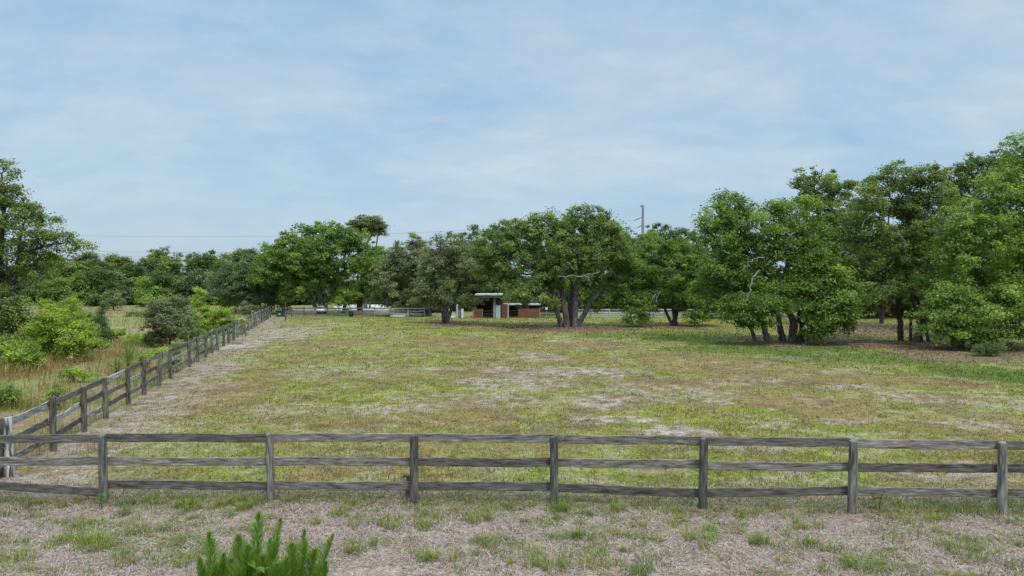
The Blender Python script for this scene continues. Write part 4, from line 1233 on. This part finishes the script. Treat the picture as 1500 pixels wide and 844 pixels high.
# -- palms under the right hand oaks
def palm(label, base, top, r, nf, seed, skirt=True):
    rng = np.random.RandomState(seed)
    gp = ground(*base)
    Y = gp[1]
    e = empty("palm_tree", (gp[0], Y, 0), label, "palm tree")
    zt = at(top[0], top[1], Y)[2]
    dx = at(top[0], top[1], Y)[0] - gp[0]
    P, q = smooth_path([(0, 0, -.1), (dx * .4, 0, zt * .5), (dx, 0, zt)], [r * 1.1, r, r * .95], 6, .02, rng)
    V, F = tube_geo(P, q, 10, .09, rng)
    obj("trunk", mesh_np("trunk", V, F, M["palmbark"], None, True), e)

    def fans(nm, count, lo, hi, length, cols, mat):
        Vs, Cs = [], []
        for k in range(count):
            az = rng.uniform(0, 6.28); el = rng.uniform(lo, hi)
            d = np.array((math.cos(az) * math.cos(el), math.sin(az) * math.cos(el), math.sin(el)))
            c = np.array((dx, 0, zt)) + d * length * .35
            side = np.cross(d, (0, 0, 1.0)); side /= np.linalg.norm(side) + 1e-6
            m = 14
            for a in np.linspace(-1.2, 1.2, m):
                t = d * math.cos(a) + side * math.sin(a)
                L = length * (.7 + .3 * math.cos(a)) * rng.uniform(.85, 1.1)
                s = np.cross(t, np.cross(d, side)); s /= np.linalg.norm(s) + 1e-6
                w = .035 * length
                mid = c + t * L * .55
                end = c + t * L + np.array((0, 0, -.35 * L if el < .6 else -.2 * L))
                Vs.append([c, mid - s * w, end, mid + s * w])
                Cs.append([np.array(cols[rng.randint(len(cols))]) * rng.uniform(.7, 1.3)] * 4)
        V = np.array(Vs).reshape(-1, 3)
        obj(nm, mesh_np(nm, V, np.arange(len(V)).reshape(-1, 4), mat, np.array(Cs).reshape(-1, 3)), e)
    fans("frond", nf, -.1, 1.3, 1.0, [(.06, .10, .03), (.085, .13, .04)], M["leaf"])
    if skirt:
        fans("dead_frond", int(nf * 1.3), -1.5, -1.05, .8, [(.20, .12, .075), (.28, .18, .12), (.13, .08, .05)], M["dry"])
    return e


M["palmbark"] = noise_mat("palm_bark", [(0.3, (0.035, 0.022, 0.018)), (0.5, (0.10, 0.062, 0.05)), (0.72, (0.20, 0.14, 0.115))], scale=(4, 4, 7), nscale=1.6, rough=.95, bump=.7, bscale=4, dist=.05)
palm("stout palm with a brown skirt of dead fronds", (1320, 499), (1315, 438), .19, 16, 41)
palm("slim palm stem standing right beside the stout palm", (1333, 500), (1336, 448), .10, 7, 42, False)
palm("farther palm with a hanging reddish dead skirt behind the oak clump", (1292, 474), (1292, 440), .2, 14, 43)

# -- shrubs and saplings of the rough pasture
def bush(label, base, blobs, pal, seed, name="bush", cat="bush", leaf=.14, cr=.3, cov=.85, group=None, **kw):
    stems = [[(base[0], base[1], 1.6), (blobs[0][0], blobs[0][1] + blobs[0][3] * .4, 1.0)]]
    return tree(name, label, base, stems, blobs, pal, leaf=leaf, cr=cr, nl=45, cov=cov, seed=seed, cat=cat, twig=3, limb=.035, group=group, **kw)


bush("dense dark grey green shrub leaning on the side fence", (250, 508), [(250, 452, 24, 18), (242, 474, 28, 20), (260, 476, 26, 22), (250, 492, 26, 14), (236, 460, 16, 16), (268, 458, 12, 16)], "grey", 51, leaf=.15, cov=1.0)
bush("bright yellow green leafy tree behind the side fence", (305, 489), [(298, 445, 15, 13), (300, 464, 24, 14), (322, 462, 18, 12), (288, 478, 16, 10), (318, 478, 20, 9), (292, 430, 7, 8), (334, 470, 8, 7)], "lime", 52, leaf=.18)
bush("low bright bush before the dense grey green shrub", (201, 505), [(200, 497, 13, 9), (210, 500, 8, 6), (193, 501, 7, 5)], "lime", 53, leaf=.12, cr=.22)
bush("small dark green bush beside the low bright bush", (226, 507), [(224, 497, 14, 9), (234, 501, 9, 6), (216, 501, 8, 6)], "rich", 54, leaf=.12, cr=.22)
bush("broad green thicket in the rough pasture", (88, 530), [(82, 468, 22, 16), (100, 482, 26, 20), (70, 488, 18, 20), (112, 500, 20, 18), (88, 505, 28, 18), (124, 485, 12, 14), (60, 505, 14, 14), (98, 520, 24, 9)], "lime", 55, leaf=.15)
bush("yellow green bush in front of the left edge tree", (28, 545), [(20, 520, 22, 16), (40, 525, 18, 14), (8, 535, 18, 10), (32, 538, 20, 8)], "lime", 56, leaf=.13)
bush("pale yellow green bush far back in the rough pasture", (75, 456), [(70, 447, 10, 7), (80, 449, 9, 6), (98, 448, 12, 7), (108, 443, 9, 7), (90, 452, 10, 5)], "lime", 57, leaf=.2, cr=.35)
bush("small rounded grey tree alone in the far pasture", (166, 455), [(166, 436, 11, 9), (160, 444, 9, 7), (173, 444, 9, 7)], "grey", 58, name="young_tree", cat="tree", leaf=.2, cr=.35)
bush("low clump of shrubs in the middle of the far pasture", (200, 464), [(196, 460, 10, 4), (208, 460, 10, 4)], "mid", 59, leaf=.15, cr=.25)
bush("dark weedy shrub under the near side fence", (14, 598), [(6, 575, 18, 14), (20, 585, 14, 10), (0, 590, 14, 10)], "bright", 60, leaf=.09, cr=.2)
bush("leafy vine tangled over the far end of the side fence", (341, 489), [(338, 476, 12, 7), (352, 472, 10, 5), (330, 482, 9, 6), (346, 482, 10, 5)], "lime", 61, leaf=.13, cr=.22)
bush("leafy weed poking through the side fence", (252, 545), [(254, 527, 6, 9), (250, 538, 6, 6), (257, 516, 5, 7)], "mid", 62, leaf=.09, cr=.18)
bush("grey olive shrub behind the leaning pine sapling", (120, 480), [(110, 462, 18, 12), (130, 468, 14, 10), (95, 460, 14, 10)], "mid", 63, leaf=.17, cr=.32)
bush("tall green weeds against the near boards of the side fence", (80, 600), [(84, 575, 9, 12), (72, 585, 9, 10), (92, 590, 8, 7)], "bright", 64, leaf=.08, cr=.2, cov=.5)
bush("small light green bush between the pine sapling and the spiky yucca", (170, 500), [(166, 492, 12, 8), (178, 488, 9, 8), (160, 497, 8, 5)], "lime", 65, leaf=.12, cr=.22)

bush("ragged bright shrub between the thicket and the left edge tree", (48, 512), [(40, 480, 16, 14), (54, 490, 14, 12), (30, 492, 14, 12), (46, 500, 18, 8)], "lime", 66, leaf=.14)
bush("olive scrub right of the thicket near the young pines", (140, 516), [(134, 500, 12, 10), (148, 505, 12, 8), (126, 508, 10, 6)], "bright", 67, leaf=.12, cr=.22)
bush("low light green weeds in the reddish grass before the yucca", (110, 560), [(104, 545, 14, 8), (120, 550, 12, 7), (96, 552, 9, 6)], "lime", 68, leaf=.10, cr=.2, cov=.6)
bush("light green shrub tight behind the fence posts before the leafy tree", (284, 500), [(280, 488, 10, 9), (292, 490, 12, 8), (275, 494, 8, 6)], "bright", 69, leaf=.13, cr=.22)
bush("bright shrub at the left picture edge below the tree crown", (-6, 520), [(-4, 490, 18, 16), (8, 500, 14, 12), (-14, 504, 16, 12)], "bright", 84, leaf=.14)
bush("long low bramble along the outside of the middle side fence", (222, 540), [(215, 527, 12, 7), (228, 522, 11, 7), (238, 516, 9, 6), (206, 534, 9, 5)], "lime", 85, leaf=.10, cr=.2, cov=.7)


def sapling(label, base, top, seed, pal="bright", rbase=14):
    rng = np.random.RandomState(seed)
    bl = []
    n = 6
    for i in range(n):
        t = i / (n - 1)
        bl.append((base[0] + (top[0] - base[0]) * t + rng.uniform(-3, 3), base[1] - 6 + (top[1] - base[1] + 10) * t, max(rbase * (1 - t * .8), 2.5), max(rbase * .62 * (1 - t * .5), 4.5)))
    return tree("pine_sapling", label, base, [[(base[0], base[1], 1.2), ((base[0] + top[0]) / 2, (base[1] + top[1]) / 2, .8), (top[0], top[1] + 4, .4)]], bl, pal, leaf=.2, wid=.16, cov=.62, cr=.26, nl=60, seed=seed, cat="sapling", twig=3, limb=.02, flat=1.0, holes=.1)


sapling("young pine with a spire top standing alone by the yucca", (150, 503), (149, 446), 71, "blue")
sapling("yellow green young pine rising above the thicket", (106, 484), (107, 436), 72, "lime", 16)
sapling("small bright young pine at the front of the thicket", (47, 545), (46, 503), 73, "bright", 12)


# spiky yucca
def spiky(label, base, n, L, col, seed, w=.05):
    rng = np.random.RandomState(seed)
    gp = ground(*base)
    e = empty("yucca", (gp[0], gp[1], 0), label, "yucca")
    Vs, Cs = [], []
    for k in range(n):
        az, el = rng.uniform(0, 6.28), rng.uniform(.25, 1.45)
        d = np.array((math.cos(az) * math.cos(el), math.sin(az) * math.cos(el), math.sin(el)))
        s = np.cross(d, (0, 0, 1.0)); s /= np.linalg.norm(s) + 1e-6
        l = L * rng.uniform(.7, 1.15)
        m = d * l * .55 + (0, 0, .03); t = d * l - np.array((0, 0, .12 * l * math.cos(el)))
        Vs += [[np.zeros(3), m - s * w * .5, t, m + s * w * .5]]
        Cs += [[np.array(col) * rng.uniform(.7, 1.4)] * 4]
    V = np.array(Vs).reshape(-1, 3)
    V[:, 2] += .35
    obj("blade_rosette", mesh_np("blade_rosette", V, np.arange(len(V)).reshape(-1, 4), M["leaf"], np.array(Cs).reshape(-1, 3)), e)
    V, F = tube_geo([(0, 0, -.05), (0, 0, .4)], [.07, .06], 8)
    obj("stem", mesh_np("stem", V, F, M["palmbark"]), e)


spiky("spiky pale green yucca growing against the side fence", (188, 545), 70, 1.15, (.17, .23, .08), 81)
spiky("smaller drooping yucca between the fence and the spiky pale yucca", (172, 556), 45, .7, (.20, .24, .07), 82)

# -- distant tree line
def far_tree(px, Y, topy, wpx, pal, seed, label, group, name="woodland_tree"):
    rng = np.random.RandomState(seed)
    gy_ = 409 + H * 1000 / Y
    hpx = gy_ - topy
    bl = []
    for k in range(7):
        t = rng.rand()
        bl.append((px + rng.uniform(-.45, .45) * wpx * (1.1 - t * .5), topy + hpx * (.16 + .62 * (1 - t)), wpx * rng.uniform(.26, .42), hpx * rng.uniform(.13, .22)))
    bl.append((px + rng.uniform(-.1, .1) * wpx, topy + hpx * .15, wpx * .25, hpx * .13))
    bl.append((px, topy + hpx * .8, wpx * .5, hpx * .2))
    bl.append((px + rng.uniform(-.5, .5) * wpx, topy + hpx * .86, wpx * .45, hpx * .16))
    return tree(name, label, (px, gy_), [[(px, gy_, 3), (px + rng.uniform(-3, 3), gy_ - hpx * .4, 2.4), (px + rng.uniform(-4, 4), topy + hpx * .25, 1.4)]], bl, pal, Y=Y, leaf=.42, cov=.95, cr=.75, nl=55, seed=seed, group=group, twig=2, limb=.09)


prof_x = [20, 100, 140, 170, 200, 235, 265, 300, 340, 380, 400]
prof_y = [384, 380, 376, 373, 379, 372, 378, 372, 370, 366, 364]
LW = "dark green tree in the far wood line beyond the rough pasture"
pals = ["mid", "deep", "blue", "rich", "mid", "grey", "deep", "rich"]
k = 0
for px in range(30, 400, 19):
    far_tree(px + R.uniform(-5, 5), R.uniform(122, 138), np.interp(px, prof_x, prof_y) + R.uniform(-4, 5), R.uniform(34, 46), pals[k % 8], 200 + k, LW, "trees of the far wood line")
    k += 1
LU = "lower rounded tree at the foot of the far wood line"
for px in range(35, 350, 23):
    far_tree(px + R.uniform(-6, 6), R.uniform(104, 114), R.uniform(396, 410), R.uniform(34, 44), ["deep", "blue", "mid", "bright", "deep"][k % 5], 200 + k, LU, "lower trees of the far wood line")
    k += 1
tree("dead_snag", "sparse twisted tree poking above the far left wood line", (237, 440), [[(237, 440, 1.4), (238, 395, 1.0), (236, 372, .7), (240, 364, .5)], [(237, 374, .9), (231, 367, .6)]],
     [(240, 364, 6, 3), (231, 369, 5, 3), (243, 371, 5, 2)], "grey", Y=128, leaf=.3, cov=.6, cr=.5, nl=30, seed=301, twig=2, limb=.06)
# woods behind the right hand half
RW = "tree of the far woods showing between the paddock oaks"
for px, ty, w in ((440, 385, 60), (560, 400, 50), (600, 395, 60), (660, 395, 50), (1055, 400, 60), (1120, 405, 70), (1190, 400, 70), (1260, 400, 70), (1330, 395, 70), (1400, 400, 70), (1470, 395, 80), (820, 400, 70), (1010, 405, 60)):
    far_tree(px, R.uniform(112, 124), ty - 12, w * .85, ["deep", "mid", "blue"][k % 3], 200 + k, RW, "trees of the far woods behind the paddock")
    k += 1

RL = "low shaded tree filling the gaps behind the paddock oaks"
for px in range(430, 1500, 42):
    far_tree(px + R.uniform(-8, 8), R.uniform(118, 124) if px < 590 else R.uniform(86, 92), R.uniform(402, 418), R.uniform(42, 52), ["deep", "mid", "deep", "blue"][k % 4], 200 + k, RL, "low trees behind the paddock oaks")
    k += 1

RG = "shaded oak standing behind the palms and right hand oaks"
for px, Y_, ty in ((1080, 74, 372), (1205, 76, 340), (1265, 74, 352), (1320, 78, 330), (1385, 73, 345), (1440, 70, 330), (1500, 72, 320)):
    far_tree(px, Y_, ty, 78, ["deep", "mid", "rich"][k % 3], 200 + k, RG, "shaded oaks behind the right hand oaks", "oak_tree")
    k += 1

# -- feathery weeds in the near foreground
def feathery():
    gp = ground(395, 872)
    Y = gp[1]
    e = empty("feathery_weed", (gp[0], Y, 0), "bright green feathery weed with upright plumes at the bottom edge", "weed")
    rng = np.random.RandomState(91)
    root = np.array((gp[0], Y, 0))
    for bx_, tx_, ty_, dz, wd in ((318, 306, 781, 0, 7), (352, 349, 786, .1, 7), (372, 379, 752, .05, 9), (392, 412, 760, 0, 7), (440, 446, 776, .1, 6), (455, 489, 783, 0, 6), (365, 362, 800, -.15, 8), (400, 396, 790, .2, 6),
                                  (425, 428, 797, -.1, 8), (335, 327, 812, -.1, 6), (300, 292, 818, .05, 5), (450, 462, 806, .1, 6), (470, 478, 824, -.1, 5), (385, 384, 815, -.2, 8), (412, 420, 818, -.2, 7), (345, 338, 822, .1, 6), (310, 318, 830, -.1, 7), (430, 436, 826, .15, 7), (362, 372, 808, .1, 7), (405, 404, 828, -.25, 8), (335, 355, 832, -.2, 8), (455, 472, 834, .1, 6), (300, 306, 838, .1, 6)):
        b = at(bx_, 872, Y + dz) - root; b[2] = -.02
        t = at(tx_, ty_, Y + dz) - root
        P, q = smooth_path([b, b * .5 + t * .5 + rng.randn(3) * .022, t], [.008, .006, .002], 6, 0, rng)
        V, F = tube_geo(P, q, 5)
        n = int(380 + 60 * wd)
        s = rng.rand(n)
        i = np.clip((s * (len(P) - 1)).astype(int), 0, len(P) - 2)
        fr = s * (len(P) - 1) - i
        o = P[i] * (1 - fr)[:, None] + P[i + 1] * fr[:, None]
        env = 2.9 * wd / 1000 * Y * (.72 + .5 * vnoise(s * 9 + bx_, s * 0 + tx_, 3)) * np.minimum(1, (1.04 - s) * 2.4) * (.5 + .5 * np.minimum(1, s * 4))
        a = rng.uniform(0, 6.28, n)
        L = env * (.6 + .6 * rng.rand(n)) + .012
        d = np.stack([np.cos(a) * .6, np.sin(a) * .6, .75 + .5 * rng.rand(n)], -1) * L[:, None]
        sd2 = np.cross(d, rng.randn(n, 3)); sd2 /= np.linalg.norm(sd2, axis=1)[:, None]
        w = .0022 + .0018 * rng.rand(n)
        W4 = np.stack([o, o + d * .5 - sd2 * w[:, None], o + d, o + d * .5 + sd2 * w[:, None]], 1).reshape(-1, 3)
        base = np.array([(.18, .32, .045), (.24, .38, .065), (.13, .24, .04)])[rng.randint(0, 3, n)] * (.75 + .5 * rng.rand(n))[:, None]
        VV = np.concatenate([V, W4]); FF = [F, np.arange(len(W4)).reshape(-1, 4) + len(V)]
        CC = np.concatenate([np.tile((.09, .13, .04), (len(V), 1)), np.repeat(base, 4, 0)])
        obj("plume", mesh_np("plume", VV, FF, M["leaf"], CC), e)


feathery()


def broadweed(label, base, h, n, L, col, seed, stems=1):
    rng = np.random.RandomState(seed)
    gp = ground(*base)
    e = empty("leafy_weed", (gp[0], gp[1], 0), label, "weed")
    Vs, Cs, tub = [], [], []
    for s_ in range(stems):
        top = np.array((rng.randn() * .06 * (stems > 1), rng.randn() * .06 * (stems > 1), h * rng.uniform(.75, 1)))
        tub.append(tube_geo([(top[0] * .2, top[1] * .2, -.03), top * .6, top], [.007, .006, .004], 5))
        for k in range(n):
            f = rng.uniform(.35, 1)
            az, el = k * 2.4 + rng.randn() * .3, rng.uniform(.05, .7)
            d = np.array((math.cos(az) * math.cos(el), math.sin(az) * math.cos(el), math.sin(el)))
            s = np.cross(d, (0, 0, 1.0)); s /= np.linalg.norm(s) + 1e-6
            l = L * rng.uniform(.7, 1.1); o = top * f
            w = l * .17
            m1, m2, t = o + d * l * .3 + (0, 0, .01), o + d * l * .65, o + d * l - np.array((0, 0, l * .25))
            Vs += [[o, m1 - s * w, m2 - s * w * .8, t], [o, t, m2 + s * w * .8, m1 + s * w]]
            c = np.array(col) * rng.uniform(.75, 1.3)
            Cs += [[c] * 4, [c * .9] * 4]
    V = np.array(Vs).reshape(-1, 3)
    obj("leaf", mesh_np("leaf", V, np.arange(len(V)).reshape(-1, 4), M["leaf"], np.array(Cs).reshape(-1, 3)), e)
    V, F = join_geo(tub)
    obj("stem", mesh_np("stem", V, F, M["leaf"], np.tile((.10, .15, .04), (len(V), 1))), e)


broadweed("broad leaved light green weed in front of the feathery plumes", (374, 886), .50, 11, .26, (.17, .30, .05), 95)
broadweed("small upright weed with broad leaves at the foot of a fence post", (149, 746), .28, 14, .10, (.15, .25, .06), 96)
broadweed("thin pale weed standing before the lower board between two posts", (1285, 748), .42, 5, .11, (.22, .28, .12), 97, 4)

# a few orange dead leaves in the grey oak
rng = np.random.RandomState(5)

# ------------------------------------------------------------------ sky, sun, exposure
EL, AZ = math.radians(60), math.radians(150)     # azimuth measured clockwise from +Y
w = bpy.data.worlds.new("World")
scene.world = w
w.use_nodes = True
nt = w.node_tree
nt.nodes.clear()
N = nt.nodes.new
L = nt.links.new
sky = N("ShaderNodeTexSky")
sky.sky_type = "NISHITA"
sky.sun_disc = False
sky.sun_elevation = EL
sky.sun_rotation = AZ
sky.air_density = 1.2
sky.dust_density = 1.5
bg1 = N("ShaderNodeBackground"); bg1.inputs[1].default_value = 0.08
L(sky.outputs[0], bg1.inputs[0])
tc = N("ShaderNodeTexCoord")
sep = N("ShaderNodeSeparateXYZ")
L(tc.outputs["Generated"], sep.inputs[0])
zc = N("ShaderNodeMath"); zc.operation = "MAXIMUM"; zc.inputs[1].default_value = 0.0
L(sep.outputs["Z"], zc.inputs[0])
za = N("ShaderNodeMath"); za.operation = "ADD"; za.inputs[1].default_value = 0.26
L(zc.outputs[0], za.inputs[0])
dx_ = N("ShaderNodeMath"); dx_.operation = "DIVIDE"
dy_ = N("ShaderNodeMath"); dy_.operation = "DIVIDE"
L(sep.outputs["X"], dx_.inputs[0]); L(za.outputs[0], dx_.inputs[1])
L(sep.outputs["Y"], dy_.inputs[0]); L(za.outputs[0], dy_.inputs[1])
cmb = N("ShaderNodeCombineXYZ")
L(dx_.outputs[0], cmb.inputs[0]); L(dy_.outputs[0], cmb.inputs[1])
mp = N("ShaderNodeMapping")
mp.inputs["Rotation"].default_value = (0, 0, math.radians(-22))
mp.inputs["Scale"].default_value = (0.7, 1.0, 1)
L(cmb.outputs[0], mp.inputs[0])
n1 = N("ShaderNodeTexNoise"); n1.inputs["Scale"].default_value = 1.5; n1.inputs["Detail"].default_value = 7; n1.inputs["Roughness"].default_value = .55; n1.inputs["Distortion"].default_value = .4
L(mp.outputs[0], n1.inputs["Vector"])
n2 = N("ShaderNodeTexNoise"); n2.inputs["Scale"].default_value = 6.5; n2.inputs["Detail"].default_value = 5; n2.inputs["Roughness"].default_value = .62
L(mp.outputs[0], n2.inputs["Vector"])
r1 = N("ShaderNodeMapRange"); r1.inputs[1].default_value = .36; r1.inputs[2].default_value = .68; r1.inputs[4].default_value = .8
L(n1.outputs["Fac"], r1.inputs[0])
r2 = N("ShaderNodeMapRange"); r2.inputs[1].default_value = .42; r2.inputs[2].default_value = .68; r2.inputs[4].default_value = .32
L(n2.outputs["Fac"], r2.inputs[0])
ad = N("ShaderNodeMath"); ad.operation = "ADD"; ad.use_clamp = True
L(r1.outputs[0], ad.inputs[0]); L(r2.outputs[0], ad.inputs[1])
cl = N("ShaderNodeMix"); cl.data_type = "RGBA"
cl.inputs[6].default_value = (0.345, 0.54, 0.745, 1)
cl.inputs[7].default_value = (0.60, 0.715, 0.80, 1)
hz = N("ShaderNodeMapRange"); hz.interpolation_type = "SMOOTHSTEP"; hz.inputs[1].default_value = .02; hz.inputs[2].default_value = .20; hz.inputs[3].default_value = .25; hz.inputs[4].default_value = 1.0
L(sep.outputs["Z"], hz.inputs[0])
ce = N("ShaderNodeMix"); ce.data_type = "FLOAT"; ce.inputs[2].default_value = .42
L(hz.outputs[0], ce.inputs[0]); L(ad.outputs[0], ce.inputs[3])
L(ce.outputs[0], cl.inputs[0])
bg2 = N("ShaderNodeBackground"); bg2.inputs[1].default_value = 1.0
L(cl.outputs[2], bg2.inputs[0])
# cloud deck boosted above the frame as added fill, visible sky kept dimmer
zr = N("ShaderNodeMapRange"); zr.inputs[1].default_value = .42; zr.inputs[2].default_value = .9; zr.inputs[3].default_value = .635; zr.inputs[4].default_value = 2.6
L(sep.outputs["Z"], zr.inputs[0])
L(zr.outputs[0], bg2.inputs[1])
mxs = N("ShaderNodeMixShader"); mxs.inputs[0].default_value = .80
L(bg1.outputs[0], mxs.inputs[1]); L(bg2.outputs[0], mxs.inputs[2])
ow = N("ShaderNodeOutputWorld")
L(mxs.outputs[0], ow.inputs[0])

sun_d = bpy.data.lights.new("sun", "SUN")
sun_d.energy = 1.5
sun_d.angle = math.radians(10)
sun_d.color = (1.0, 0.945, 0.86)
sun = bpy.data.objects.new("sun", sun_d)
COL.objects.link(sun)
sun.rotation_euler = (math.pi / 2 - EL, 0, math.pi - AZ)

vs = scene.view_settings
scene.display_settings.display_device = "sRGB"
vs.view_transform = "Standard"
vs.look = "None"
vs.exposure = 0.7
vs.gamma = 1
vs.use_curve_mapping = False
scene.cycles.max_bounces = 8
scene.cycles.diffuse_bounces = 5
scene.cycles.glossy_bounces = 2
scene.cycles.transmission_bounces = 5
scene.cycles.use_denoising = True
